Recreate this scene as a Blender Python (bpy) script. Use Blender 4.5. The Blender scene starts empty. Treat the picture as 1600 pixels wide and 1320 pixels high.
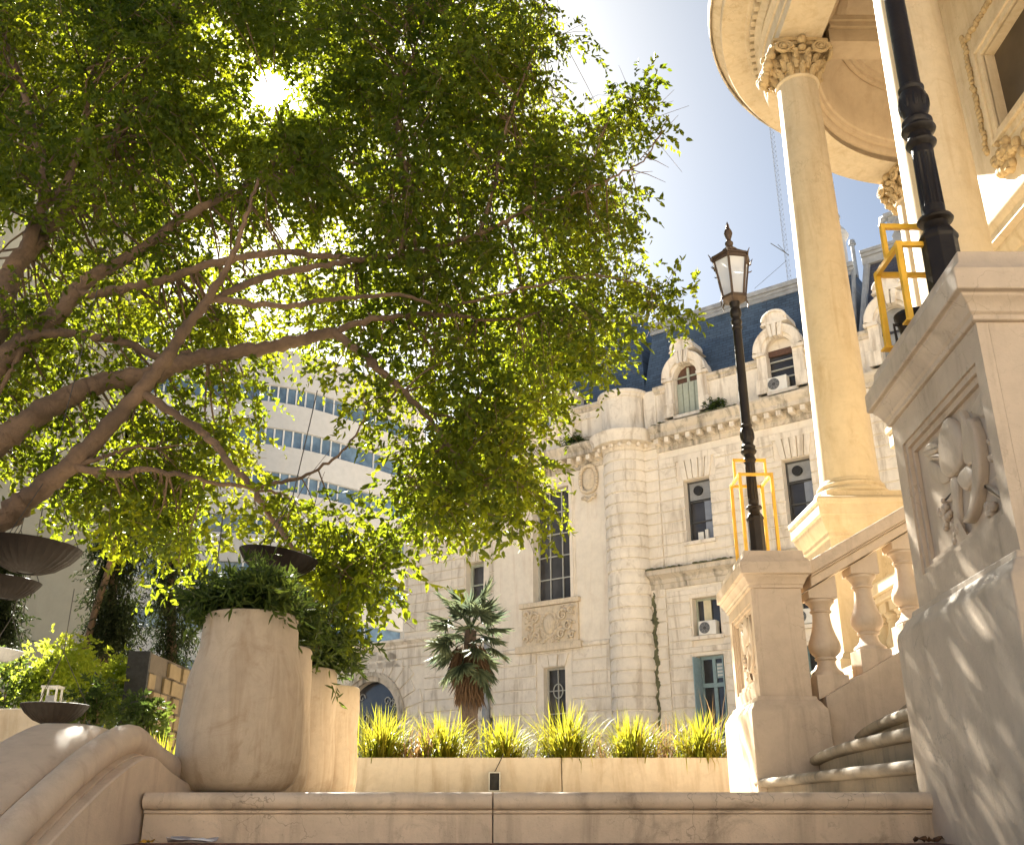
import bpy, bmesh, math, random
import numpy as np
from mathutils import Vector, Matrix

SC = bpy.context.scene
COL = SC.collection
R = math.radians
random.seed(7)
rng = np.random.default_rng(11)

# ------------------------------------------------------------------ camera, sky, sun, exposure
PITCH = math.atan(605 / 1530)
cam_d = bpy.data.cameras.new('camera')
cam = bpy.data.objects.new('camera', cam_d)
COL.objects.link(cam)
cam.location = (0, 0, 0)
cam.rotation_euler = (R(90) + PITCH, 0, 0)
cam_d.sensor_fit = 'HORIZONTAL'
cam_d.sensor_width = 36
cam_d.lens = 36 * 1530 / 1600
cam_d.clip_start = 0.05
cam_d.clip_end = 3000
SC.camera = cam

SUN = Vector((-0.2277, 0.742, 0.6303)).normalized()
world = bpy.data.worlds.new('World')
SC.world = world
world.use_nodes = True
wn, wl = world.node_tree.nodes, world.node_tree.links
wn.clear()
w_out = wn.new('ShaderNodeOutputWorld')
w_bg = wn.new('ShaderNodeBackground')
w_sky = wn.new('ShaderNodeTexSky')
w_sky.sky_type = 'NISHITA'
w_sky.sun_disc = False
w_sky.sun_elevation = math.asin(SUN.z)
w_sky.sun_rotation = math.atan2(SUN.x, SUN.y)
w_sky.air_density = 0.23
w_sky.dust_density = 0.44
w_sky.ozone_density = 0.0
w_bg.inputs['Strength'].default_value = 0.05
w_tint = wn.new('ShaderNodeMix'); w_tint.data_type = 'RGBA'; w_tint.blend_type = 'MULTIPLY'; w_tint.inputs[0].default_value = 1.0
w_tint.inputs[7].default_value = (1.03, 1.06, 0.91, 1)
wl.new(w_sky.outputs['Color'], w_tint.inputs[6]); wl.new(w_tint.outputs[2], w_bg.inputs['Color'])
# the sun's own bright disc and the glare of the air round it
w_tc = wn.new('ShaderNodeTexCoord')
w_dot = wn.new('ShaderNodeVectorMath'); w_dot.operation = 'DOT_PRODUCT'
w_dot.inputs[1].default_value = SUN
wl.new(w_tc.outputs['Generated'], w_dot.inputs[0])
w_max = wn.new('ShaderNodeMath'); w_max.operation = 'MAXIMUM'; w_max.inputs[1].default_value = 0.0
wl.new(w_dot.outputs['Value'], w_max.inputs[0])
w_pow = wn.new('ShaderNodeMath'); w_pow.operation = 'POWER'; w_pow.inputs[1].default_value = 8500
wl.new(w_max.outputs[0], w_pow.inputs[0])
w_mul = wn.new('ShaderNodeMath'); w_mul.operation = 'MULTIPLY'; w_mul.inputs[1].default_value = 14.0
wl.new(w_pow.outputs[0], w_mul.inputs[0])
w_bg2 = wn.new('ShaderNodeBackground')
w_bg2.inputs['Color'].default_value = (1, 0.93, 0.8, 1)
wl.new(w_mul.outputs[0], w_bg2.inputs['Strength'])
w_add = wn.new('ShaderNodeAddShader')
wl.new(w_bg.outputs[0], w_add.inputs[0]); wl.new(w_bg2.outputs[0], w_add.inputs[1])
wl.new(w_add.outputs[0], w_out.inputs['Surface'])

sun_d = bpy.data.lights.new('sun', 'SUN')
sun_d.energy = 5.0
sun_d.angle = R(0.5)
sun_d.color = (1.0, 0.94, 0.82)
sun = bpy.data.objects.new('sun', sun_d)
COL.objects.link(sun)
sun.location = SUN * 50
sun.rotation_euler = SUN.to_track_quat('Z', 'Y').to_euler()

SC.view_settings.view_transform = 'Standard'
SC.view_settings.look = 'None'
SC.view_settings.exposure = 3.0
SC.view_settings.gamma = 1.0
SC.cycles.max_bounces = 10
SC.cycles.diffuse_bounces = 5
SC.cycles.transmission_bounces = 8
SC.cycles.transparent_max_bounces = 8
SC.cycles.sample_clamp_indirect = 6.0

CS, SN = math.cos(PITCH), math.sin(PITCH)
def at(px, py, Y):
    """point of the place at distance Y ahead of the camera, found along the sight line through a photo pixel"""
    u = (px - 800) / 1530.0; v = (660 - py) / 1530.0
    k = CS - v * SN
    return Vector((u / k * Y, Y, (SN + v * CS) / k * Y))

# ------------------------------------------------------------------ mesh helpers
class MB:
    def __init__(s, xf=None):
        s.v = []; s.f = []; s.xf = xf
    def add(s, vs, fs):
        n = len(s.v)
        if s.xf: vs = [s.xf(p) for p in vs]
        s.v += [tuple(p) for p in vs]
        s.f += [tuple(i + n for i in f) for f in fs]
    def box(s, x0, x1, y0, y1, z0, z1):
        s.add([(x0,y0,z0),(x1,y0,z0),(x1,y1,z0),(x0,y1,z0),(x0,y0,z1),(x1,y0,z1),(x1,y1,z1),(x0,y1,z1)],
              [(0,3,2,1),(4,5,6,7),(0,1,5,4),(1,2,6,5),(2,3,7,6),(3,0,4,7)])
    def loft(s, rings, cap=True, closed=True):
        n = len(rings[0]); vs = [p for r in rings for p in r]; fs = []
        for i in range(len(rings) - 1):
            for j in range(n if closed else n - 1):
                k = (j + 1) % n
                fs.append((i*n+j, i*n+k, (i+1)*n+k, (i+1)*n+j))
        if cap:
            fs.append(tuple(reversed(range(n))))
            fs.append(tuple((len(rings)-1)*n + j for j in range(n)))
        s.add(vs, fs)
    def lathe(s, prof, c=(0,0,0), n=32, a0=0.0, a1=2*math.pi, phase=0.0):
        full = abs(a1 - a0 - 2*math.pi) < 1e-6
        m = n if full else n + 1
        rings = []
        for r, z in prof:
            rings.append([(c[0] + r*math.cos(phase + a0 + (a1-a0)*j/n), c[1] + r*math.sin(phase + a0 + (a1-a0)*j/n), c[2] + z) for j in range(m)])
        s.loft(rings, cap=full, closed=full)
    def rect_loft(s, prof, w, d, x0=0, y0=0):
        """stack of rectangles: prof is (overhang, z)"""
        s.loft([[(x0-o,y0-o,z),(x0+w+o,y0-o,z),(x0+w+o,y0+d+o,z),(x0-o,y0+d+o,z)] for o, z in prof])
    def prism(s, poly, y0, y1):
        """polygon in x-z, extruded along y"""
        n = len(poly)
        s.add([(x,y0,z) for x,z in poly] + [(x,y1,z) for x,z in poly],
              [tuple(range(n)), tuple(reversed(range(n,2*n)))] + [(i,(i+n),((i+1)%n)+n,(i+1)%n) for i in range(n)])
    def prism_z(s, poly, z0, z1):
        n = len(poly)
        s.add([(x,y,z0) for x,y in poly] + [(x,y,z1) for x,y in poly],
              [tuple(reversed(range(n))), tuple(range(n,2*n))] + [(i,(i+1)%n,((i+1)%n)+n,i+n) for i in range(n)])
    def tube(s, pts, rad, n=8, cap=True):
        pts = [Vector(p) for p in pts]
        if not isinstance(rad, (list, tuple)): rad = [rad]*len(pts)
        rings = []; up = None
        for i, p in enumerate(pts):
            d = (pts[min(i+1,len(pts)-1)] - pts[max(i-1,0)])
            if d.length < 1e-9: d = Vector((0,0,1))
            d.normalize()
            if up is None:
                up = d.orthogonal().normalized()
            else:
                up = (up - d*up.dot(d))
                up = up.normalized() if up.length > 1e-6 else d.orthogonal().normalized()
            b = d.cross(up)
            rings.append([p + (up*math.cos(2*math.pi*j/n) + b*math.sin(2*math.pi*j/n))*rad[i] for j in range(n)])
        s.loft(rings, cap=cap)
    def ball(s, c, r, n=10, m=7):
        if not isinstance(r, (list, tuple)): r = (r,r,r)
        rings = []
        for i in range(1, m):
            t = math.pi*i/m
            rings.append([(c[0]+r[0]*math.sin(t)*math.cos(2*math.pi*j/n), c[1]+r[1]*math.sin(t)*math.sin(2*math.pi*j/n), c[2]-r[2]*math.cos(t)) for j in range(n)])
        s.loft(rings)
    def bar(s, a, b, w):
        s.tube([a, b], w*0.7071, n=4)
    def build(s, name, mat, parent=None, bevel=0.0, smooth=True, angle=38, seg=2):
        me = bpy.data.meshes.new(name)
        me.from_pydata(s.v, [], s.f)
        bm = bmesh.new(); bm.from_mesh(me)
        bmesh.ops.recalc_face_normals(bm, faces=bm.faces)
        bm.to_mesh(me); bm.free()
        if smooth:
            me.polygons.foreach_set('use_smooth', [True]*len(me.polygons))
            me.set_sharp_from_angle(angle=R(angle))
        me.materials.append(mat)
        o = bpy.data.objects.new(name, me)
        COL.objects.link(o)
        if parent is not None: o.parent = parent
        if bevel:
            b = o.modifiers.new('bevel', 'BEVEL'); b.width = bevel; b.segments = seg
            b.limit_method = 'ANGLE'; b.angle_limit = R(40)
        return o

def tag(o, label=None, cat=None, group=None, kind=None):
    if label: o['label'] = label
    if cat: o['category'] = cat
    if group: o['group'] = group
    if kind: o['kind'] = kind
    return o
def thing(name, label, cat, loc=(0,0,0), rz=0.0, group=None):
    o = bpy.data.objects.new(name, None)
    COL.objects.link(o)
    o.location = loc; o.rotation_euler = (0,0,rz); o.empty_display_size = 0.2
    return tag(o, label, cat, group)
def dup(o, loc=None, rz=None, label=None, parent=None):
    kids = [c for c in o.children]
    c = o.copy(); COL.objects.link(c)
    if parent is not None:
        c.parent = parent
    if loc is not None: c.location = loc
    if rz is not None: c.rotation_euler = (0,0,rz)
    if label: c['label'] = label
    for k in kids: dup(k, parent=c)
    return c
def wall_cells(mb, s0, s1, z0, z1, y0, y1, opens):
    """box wall with rectangular openings (a,b,c,d), cut into boxes"""
    zs = sorted({z0, z1} | {min(max(o[k], z0), z1) for o in opens for k in (2,3)})
    for za, zb in zip(zs[:-1], zs[1:]):
        if zb - za < 1e-5: continue
        zm = (za+zb)/2
        cuts = sorted([(max(o[0],s0), min(o[1],s1)) for o in opens if o[2] < zm < o[3] and o[1] > s0 and o[0] < s1])
        x = s0
        for a, b in cuts:
            if a - x > 1e-4: mb.box(x, a, y0, y1, za, zb)
            x = max(x, b)
        if s1 - x > 1e-4: mb.box(x, s1, y0, y1, za, zb)
def courses(mb, s0, s1, z0, z1, h, opens, proud=0.05, gap=0.045):
    n = max(1, round((z1-z0)/h)); h = (z1-z0)/n
    for k in range(n):
        wall_cells(mb, s0, s1, z0+k*h+gap/2, z0+(k+1)*h-gap/2, -proud, 0.02, opens)

# ------------------------------------------------------------------ materials
def new_mat(name):
    m = bpy.data.materials.new(name); m.use_nodes = True
    nt = m.node_tree; nt.nodes.clear()
    out = nt.nodes.new('ShaderNodeOutputMaterial')
    b = nt.nodes.new('ShaderNodeBsdfPrincipled')
    nt.links.new(b.outputs[0], out.inputs['Surface'])
    return m, nt, b, out
def N(nt, typ, **kw):
    n = nt.nodes.new(typ)
    for k, v in kw.items(): setattr(n, k, v)
    return n
def noise(nt, vec, scale, detail=6, rough=0.6, dist=0.0):
    n = N(nt, 'ShaderNodeTexNoise')
    n.inputs['Scale'].default_value = scale; n.inputs['Detail'].default_value = detail
    n.inputs['Roughness'].default_value = rough; n.inputs['Distortion'].default_value = dist
    nt.links.new(vec, n.inputs['Vector'])
    return n.outputs['Fac']
def ramp(nt, fac, a, b, ca=0.0, cb=1.0):
    n = N(nt, 'ShaderNodeMapRange'); n.clamp = True
    n.inputs['From Min'].default_value = a; n.inputs['From Max'].default_value = b
    n.inputs['To Min'].default_value = ca; n.inputs['To Max'].default_value = cb
    nt.links.new(fac, n.inputs['Value'])
    return n.outputs[0]
def mix(nt, fac, a, b, mode='MIX'):
    n = N(nt, 'ShaderNodeMix'); n.data_type = 'RGBA'; n.blend_type = mode
    if isinstance(fac, (int, float)): n.inputs[0].default_value = fac
    else: nt.links.new(fac, n.inputs[0])
    for idx, c in ((6, a), (7, b)):
        if isinstance(c, tuple): n.inputs[idx].default_value = (*c[:3], 1)
        else: nt.links.new(c, n.inputs[idx])
    return n.outputs[2]
def mul(nt, a, b):
    n = N(nt, 'ShaderNodeMath', operation='MULTIPLY')
    for i, c in enumerate((a, b)):
        if isinstance(c, (int, float)): n.inputs[i].default_value = c
        else: nt.links.new(c, n.inputs[i])
    return n.outputs[0]
def coords(nt, scale=(1,1,1), kind='Object'):
    t = N(nt, 'ShaderNodeTexCoord'); m = N(nt, 'ShaderNodeMapping')
    m.inputs['Scale'].default_value = scale
    nt.links.new(t.outputs[kind], m.inputs['Vector'])
    return m.outputs[0]
def bump(nt, b, h, strength=0.2, dist=0.02):
    n = N(nt, 'ShaderNodeBump')
    n.inputs['Strength'].default_value = strength; n.inputs['Distance'].default_value = dist
    nt.links.new(h, n.inputs['Height']); nt.links.new(n.outputs[0], b.inputs['Normal'])

def stone(name, base, dirt, var=0.18, streak=0.5, patch=0.4, scale=1.0, rough=0.75, veins=0.0, moss=None, bmp=0.25, cov=0.0):
    m, nt, b, out = new_mat(name)
    v = coords(nt, (scale,)*3)
    vs = coords(nt, (2.2*scale, 2.2*scale, 0.28*scale))
    n1 = noise(nt, v, 1.3, 7, 0.62, 0.4)
    n2 = noise(nt, v, 9.0, 6, 0.65)
    n3 = noise(nt, vs, 2.4, 6, 0.62, 0.6)
    n4 = noise(nt, v, 70.0, 3, 0.7)
    lo = tuple(c*(1-var) for c in base); hi = tuple(min(1, c*(1+var)) for c in base)
    c = mix(nt, ramp(nt, n1, 0.3, 0.7), lo, hi)
    c = mix(nt, ramp(nt, n2, 0.42, 0.7, 0, 0.35), c, tuple(x*0.72 for x in base))
    c = mix(nt, ramp(nt, n3, 0.52-cov, 0.74-cov, 0, streak), c, dirt)
    n5 = noise(nt, v, 2.7, 8, 0.7, 0.9)
    c = mix(nt, ramp(nt, n5, 0.56-cov, 0.72-cov, 0, patch), c, dirt)
    c = mix(nt, ramp(nt, n4, 0.62, 0.75, 0, 0.35), c, dirt)
    if moss:
        n6 = noise(nt, v, 1.1, 8, 0.7, 1.2)
        c = mix(nt, ramp(nt, n6, 0.58, 0.68, 0, moss[1]), c, moss[0])
    if veins:
        vo = N(nt, 'ShaderNodeTexVoronoi'); vo.feature = 'DISTANCE_TO_EDGE'
        vo.inputs['Scale'].default_value = 2.6*scale
        dn = N(nt, 'ShaderNodeTexNoise'); dn.inputs['Scale'].default_value = 3.0; dn.inputs['Detail'].default_value = 5
        nt.links.new(v, dn.inputs['Vector'])
        ad = N(nt, 'ShaderNodeVectorMath', operation='MULTIPLY_ADD')
        nt.links.new(dn.outputs['Color'], ad.inputs[0]); ad.inputs[1].default_value = (0.9,0.9,0.9); nt.links.new(v, ad.inputs[2])
        nt.links.new(ad.outputs[0], vo.inputs['Vector'])
        line = ramp(nt, vo.outputs['Distance'], 0.0, 0.018, 1, 0)
        msk = ramp(nt, noise(nt, v, 1.7, 4, 0.6), 0.48, 0.62)
        c = mix(nt, mul(nt, mul(nt, line, msk), veins), c, tuple(x*0.35 for x in dirt))
    nt.links.new(c, b.inputs['Base Color'])
    b.inputs['Roughness'].default_value = rough
    b.inputs['Specular IOR Level'].default_value = 0.3
    h = mix(nt, 0.5, n2, n4)
    bump(nt, b, h, bmp, 0.012)
    return m
def plain(name, col, rough=0.5, metal=0.0, var=0.12, scale=6.0, bmp=0.0, spec=0.5):
    m, nt, b, out = new_mat(name)
    v = coords(nt)
    n1 = noise(nt, v, scale, 6, 0.65)
    c = mix(nt, ramp(nt, n1, 0.3, 0.7), tuple(x*(1-var) for x in col), tuple(min(1, x*(1+var)) for x in col))
    nt.links.new(c, b.inputs['Base Color'])
    r = ramp(nt, noise(nt, v, scale*4, 4), 0.3, 0.7, rough*0.8, min(1, rough*1.2))
    nt.links.new(r, b.inputs['Roughness'])
    b.inputs['Metallic'].default_value = metal
    b.inputs['Specular IOR Level'].default_value = spec
    if bmp: bump(nt, b, noise(nt, v, scale*6, 5), bmp, 0.01)
    return m
def leafmat(name, lo, hi, trans, tfac=0.5, rough=0.45, gloss=0.35, clump=1.1):
    m, nt, b, out = new_mat(name)
    g = N(nt, 'ShaderNodeNewGeometry')
    c = mix(nt, g.outputs['Random Per Island'], lo, hi)
    big_n = noise(nt, coords(nt), clump, 3, 0.55)
    c = mix(nt, ramp(nt, big_n, 0.38, 0.62), tuple(x*0.62 for x in lo), c)
    nt.links.new(c, b.inputs['Base Color'])
    b.inputs['Roughness'].default_value = rough
    b.inputs['Specular IOR Level'].default_value = gloss
    t = N(nt, 'ShaderNodeBsdfTranslucent')
    tc = mix(nt, g.outputs['Random Per Island'], tuple(x*0.65 for x in trans), trans)
    tc = mix(nt, ramp(nt, big_n, 0.36, 0.64), (trans[0]*0.55, trans[1]*0.68, trans[2]), tc)
    nt.links.new(tc, t.inputs['Color'])
    mx = N(nt, 'ShaderNodeMixShader'); mx.inputs[0].default_value = tfac
    nt.links.new(b.outputs[0], mx.inputs[1]); nt.links.new(t.outputs[0], mx.inputs[2])
    nt.links.new(mx.outputs[0], out.inputs['Surface'])
    return m

M = {}
M['marble'] = stone('warm_marble', (0.55,0.445,0.335), (0.19,0.14,0.095), 0.12, 0.40, 0.30, 1.0, 0.55, veins=0.3)
M['step'] = stone('step_stone', (0.61,0.49,0.365), (0.10,0.07,0.045), 0.14, 0.45, 0.5, 1.3, 0.6, veins=0.5)
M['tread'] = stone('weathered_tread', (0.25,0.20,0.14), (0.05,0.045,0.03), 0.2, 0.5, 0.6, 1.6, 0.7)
M['scroll'] = stone('scroll_stone', (0.62,0.49,0.36), (0.32,0.19,0.13), 0.10, 0.35, 0.2, 1.5, 0.6)
M['pot'] = stone('cast_concrete', (0.50,0.405,0.295), (0.28,0.19,0.11), 0.12, 0.55, 0.55, 1.8, 0.8, bmp=0.22, cov=0.02)
M['planter'] = stone('painted_planter', (0.55,0.48,0.385), (0.34,0.26,0.17), 0.07, 0.65, 0.3, 1.3, 0.8, bmp=0.05, cov=0.02)
M['lime'] = stone('old_limestone', (0.76,0.69,0.585), (0.27,0.195,0.12), 0.12, 0.75, 0.5, 0.6, 0.85)
M['limesmooth'] = stone('smooth_limestone', (0.78,0.71,0.60), (0.48,0.33,0.215), 0.08, 0.35, 0.2, 0.5, 0.85)
M['mould'] = stone('mouldy_cornice', (0.60,0.53,0.43), (0.045,0.04,0.028), 0.12, 0.85, 0.65, 0.45, 0.9, cov=0.03)
M['cream'] = stone('cream_paint', (0.54,0.445,0.305), (0.37,0.27,0.15), 0.08, 0.6, 0.40, 0.9, 0.65, bmp=0.12, veins=0.3, cov=0.02)
M['creamdk'] = stone('aged_ornament', (0.42,0.31,0.165), (0.12,0.085,0.05), 0.2, 0.5, 0.6, 4.0, 0.8)
M['relief'] = stone('relief_stone', (0.66,0.56,0.42), (0.22,0.16,0.1), 0.12, 0.5, 0.5, 3.0, 0.85)
M['greywall'] = stone('grey_green_render', (0.30,0.29,0.23), (0.18,0.175,0.14), 0.06, 0.4, 0.25, 0.25, 0.85, bmp=0.05)
M['white'] = stone('white_render', (0.44,0.435,0.42), (0.50,0.46,0.40), 0.05, 0.3, 0.15, 0.3, 0.7, bmp=0.03)
M['whitedim'] = plain('pale_paint', (0.62,0.62,0.60), 0.6)
M['iron'] = plain('black_iron', (0.015,0.011,0.008), 0.45, 0.0, 0.3, 9, 0.15, 0.28)
M['bronze'] = plain('dark_bronze', (0.009,0.006,0.0045), 0.6, 0.0, 0.35, 7, 0.2, 0.12)
M['lantern'] = plain('bronze_lantern', (0.07,0.045,0.028), 0.5, 0.2, 0.25, 12)
M['yellow'] = plain('yellow_steel', (0.74,0.42,0.03), 0.45, 0.0, 0.15, 12)
M['acwhite'] = plain('ac_casing', (0.72,0.70,0.64), 0.5, 0, 0.06)
M['darkgrey'] = plain('dark_grille', (0.06,0.06,0.06), 0.6)
M['shutter'] = plain('grey_green_shutter', (0.36,0.39,0.32), 0.6, 0, 0.12, 8, 0.1)
M['blueshutter'] = plain('blue_grey_shutter', (0.24,0.34,0.37), 0.6, 0, 0.12, 8, 0.1)
M['wood'] = plain('dark_wood', (0.10,0.05,0.03), 0.6, 0, 0.3, 10, 0.2)
M['frame'] = plain('pale_window_bar', (0.42,0.42,0.38), 0.5)
M['curtain'] = plain('cream_curtain', (0.62,0.56,0.40), 0.9)
M['zinc'] = plain('zinc', (0.26,0.27,0.28), 0.55, 0.0, 0.25, 3, 0.2)
M['paper'] = plain('white_paper', (0.75,0.75,0.76), 0.8, 0, 0.05)
M['soil'] = plain('soil', (0.05,0.035,0.022), 0.95, 0, 0.4, 8, 0.5)
M['black'] = plain('black_gap', (0.012,0.012,0.012), 0.7)
M['redfloor'] = plain('red_floor', (0.20,0.085,0.06), 0.7, 0, 0.25, 3, 0.2)
M['paving'] = stone('pale_paving', (0.56,0.475,0.37), (0.25,0.2,0.14), 0.12, 0.3, 0.3, 0.7, 0.8)
M['wire'] = plain('dark_wire', (0.04,0.035,0.03), 0.6)
M['mast'] = plain('mast_steel', (0.07,0.075,0.08), 0.9, 0, 0.1, 4, 0, 0.1)
M['tile_a'] = stone('wall_block', (0.17,0.13,0.075), (0.2,0.15,0.09), 0.25, 0.3, 0.4, 2.0, 0.8)
M['tile_b'] = stone('wall_face', (0.085,0.07,0.055), (0.15,0.12,0.09), 0.15, 0.3, 0.3, 1.5, 0.85)
M['floor'] = stone('low_bounce_floor', (0.22,0.18,0.14), (0.1,0.08,0.06), 0.15, 0.2, 0.4, 1.0, 0.7)  # dark tone chosen to weaken the bounce under the portico ceiling
M['bluegrey'] = plain('blue_grey_blind', (0.22,0.25,0.31), 0.6)
M['ceiling'] = stone('tan_ceiling', (0.40,0.305,0.195), (0.26,0.18,0.10), 0.08, 0.3, 0.4, 0.7, 0.7, bmp=0.08)  # even tan, darker than the cream of the columns
M['tan'] = stone('tan_render', (0.45,0.395,0.32), (0.3,0.24,0.16), 0.06, 0.3, 0.2, 0.5, 0.85)
M['moss'] = plain('green_black_moss', (0.10,0.10,0.05), 0.95, 0, 0.6, 5, 0.6)
M['deadleaf'] = plain('dry_leaf', (0.12,0.06,0.025), 0.8, 0, 0.4, 20)

def glass(name, col, rough=0.08, spec=0.8, wob=0.0):
    m, nt, b, out = new_mat(name)
    v = coords(nt)
    n1 = noise(nt, v, 0.9, 4, 0.6)
    c = mix(nt, ramp(nt, n1, 0.35, 0.65), tuple(x*0.6 for x in col), tuple(x*1.3 for x in col))
    nt.links.new(c, b.inputs['Base Color'])
    b.inputs['Roughness'].default_value = rough
    b.inputs['Specular IOR Level'].default_value = spec
    if wob: bump(nt, b, noise(nt, v, 1.2, 2), wob, 0.05)
    return m
M['glass'] = glass('old_window_glass', (0.045,0.044,0.046), 0.15, 0.5, 0.25)
M['blueglass'] = glass('blue_strip_glass', (0.10,0.15,0.20), 0.06, 1.0, 0.1)
M['darkpane'] = glass('dark_blind', (0.07,0.05,0.03), 0.4, 0.4)

# slate: rows of small tiles in the material
def slate(name, col):
    m, nt, b, out = new_mat(name)
    v = coords(nt)
    sep = N(nt, 'ShaderNodeSeparateXYZ'); nt.links.new(v, sep.inputs[0])
    cmb = N(nt, 'ShaderNodeCombineXYZ'); nt.links.new(sep.outputs[0], cmb.inputs[0]); nt.links.new(sep.outputs[2], cmb.inputs[1])
    br = N(nt, 'ShaderNodeTexBrick'); nt.links.new(cmb.outputs[0], br.inputs['Vector'])
    br.inputs['Scale'].default_value = 1.0; br.inputs['Brick Width'].default_value = 0.30; br.inputs['Row Height'].default_value = 0.13
    br.inputs['Mortar Size'].default_value = 0.012; br.inputs['Mortar Smooth'].default_value = 0.3
    br.inputs['Color1'].default_value = (*[c*0.75 for c in col],1); br.inputs['Color2'].default_value = (*[c*1.3 for c in col],1)
    br.inputs['Mortar'].default_value = (*[c*0.35 for c in col],1)
    n = noise(nt, v, 0.8, 6, 0.65, 0.5)
    c = mix(nt, ramp(nt, n, 0.45, 0.75, 0, 0.5), br.outputs['Color'], tuple(x*1.7 for x in col))
    nt.links.new(c, b.inputs['Base Color'])
    b.inputs['Roughness'].default_value = 0.5
    bump(nt, b, br.outputs['Fac'], -0.5, 0.02)
    return m
M['slate'] = slate('blue_slate', (0.058,0.085,0.122))
M['slatedk'] = slate('dark_slate', (0.05,0.052,0.07))

def bark(name, col):
    m, nt, b, out = new_mat(name)
    v = coords(nt)
    n1 = noise(nt, v, 2.2, 6, 0.6, 0.6); n2 = noise(nt, v, 14, 6, 0.7, 0.3)
    c = mix(nt, ramp(nt, n1, 0.35, 0.65), tuple(x*0.65 for x in col), tuple(x*1.35 for x in col))
    c = mix(nt, ramp(nt, n2, 0.5, 0.7, 0, 0.5), c, tuple(x*0.45 for x in col))
    nt.links.new(c, b.inputs['Base Color']); b.inputs['Roughness'].default_value = 0.85
    bump(nt, b, n2, 0.8, 0.03)
    return m
M['bark'] = bark('smooth_brown_bark', (0.125,0.08,0.048))
M['palmbark'] = bark('palm_fibre', (0.055,0.038,0.028))
M['leaf'] = leafmat('fig_leaf', (0.022,0.048,0.006), (0.062,0.10,0.012), (0.40,0.42,0.012), 0.47, 0.5, 0.18)
M['shrubleaf'] = leafmat('shrub_leaf', (0.028,0.05,0.012), (0.065,0.10,0.02), (0.20,0.25,0.03), 0.4, 0.5, 0.2)
M['hedgeleaf'] = leafmat('hedge_leaf', (0.08,0.13,0.015), (0.19,0.23,0.025), (0.72,0.74,0.05), 0.6, 0.5, 0.15)
M['cypress'] = leafmat('cypress_leaf', (0.018,0.026,0.012), (0.04,0.05,0.018), (0.06,0.075,0.02), 0.25, 0.6, 0.08)
M['grassleaf'] = leafmat('grass_blade', (0.09,0.12,0.010), (0.30,0.22,0.03), (0.46,0.40,0.025), 0.48, 0.5, 0.15, clump=5.0)
M['drygrass'] = leafmat('dry_grass', (0.20,0.12,0.05), (0.36,0.22,0.10), (0.40,0.22,0.08), 0.4)
M['palmleaf'] = leafmat('palm_leaf', (0.06,0.085,0.052), (0.12,0.15,0.095), (0.18,0.20,0.09), 0.4, 0.6, 0.1, clump=2.0)
M['palmdead'] = leafmat('dead_palm_leaf', (0.09,0.058,0.036), (0.19,0.125,0.08), (0.13,0.08,0.04), 0.25, 0.8, 0.1)
M['pane'] = leafmat('frosted_lamp_glass', (0.74,0.74,0.72), (0.80,0.80,0.78), (0.86,0.86,0.84), 0.5, 0.25, 0.6)

# ------------------------------------------------------------------ foliage helpers (numpy)
def np_mesh(name, V, F4, mat, parent=None):
    me = bpy.data.meshes.new(name)
    nv, nf = len(V), len(F4)
    me.vertices.add(nv); me.vertices.foreach_set('co', np.asarray(V, dtype=np.float32).ravel())
    me.loops.add(nf*4); me.loops.foreach_set('vertex_index', np.asarray(F4, dtype=np.int32).ravel())
    me.polygons.add(nf); me.polygons.foreach_set('loop_start', np.arange(0, nf*4, 4, dtype=np.int32))
    me.update(); me.validate()
    me.materials.append(mat)
    o = bpy.data.objects.new(name, me); COL.objects.link(o)
    if parent is not None: o.parent = parent
    return o
def unit(a):
    return a / np.maximum(np.linalg.norm(a, axis=1, keepdims=True), 1e-9)
def leaves(name, P, D, L, W, mat, parent=None, fold=0.25):
    """P bases, D directions (n,3), L lengths, W widths -> one mesh of folded leaf blades"""
    n = len(P); D = unit(D)
    rnd = rng.normal(size=(n,3)); S = unit(np.cross(D, rnd)); U = np.cross(S, D)
    L = np.broadcast_to(np.asarray(L, float), (n,))[:,None]; W = np.broadcast_to(np.asarray(W, float), (n,))[:,None]
    b = P; tip = P + D*L - U*L*0.12
    r1 = P + D*L*0.30 + S*W*0.5 + U*W*fold; r2 = P + D*L*0.68 + S*W*0.38 + U*W*fold*0.6 - U*L*0.04
    l1 = P + D*L*0.30 - S*W*0.5 + U*W*fold; l2 = P + D*L*0.68 - S*W*0.38 + U*W*fold*0.6 - U*L*0.04
    V = np.stack([b, r1, r2, tip, l2, l1], axis=1).reshape(-1,3)
    i = np.arange(n)[:,None]*6
    F = np.concatenate([i+np.array([[0,1,2,3]]), i+np.array([[0,3,4,5]])], axis=1).reshape(-1,4)
    return np_mesh(name, V, F, mat, parent)
def twig_leaves(C, per, rad, droop=0.35, twig=0.22, leaf=0.075):
    """clump centres C -> leaf bases and directions, leaves strung along short twigs"""
    P = []; D = []
    per = np.broadcast_to(per, (len(C),))
    for c, r, pe in zip(C, rad, per):
        nt = max(2, int(pe/9))
        tc = c + rng.normal(size=(nt,3))*r*np.array([0.55,0.55,0.45])
        td = unit(rng.normal(size=(nt,3))*np.array([1,1,0.5]) + (tc-c)/r*0.8 + np.array([0,0,-droop]))
        k = 9
        tt = np.linspace(0, 1, k)[None,:,None]
        base = tc[:,None,:] + td[:,None,:]*tt*twig + np.array([0,0,-1])*(tt**2)*twig*0.35
        dirs = td[:,None,:]*0.7 + rng.normal(size=(nt,k,3))*0.75 + np.array([0,0,-droop])
        P.append(base.reshape(-1,3)); D.append(dirs.reshape(-1,3))
    return np.concatenate(P), np.concatenate(D)
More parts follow.
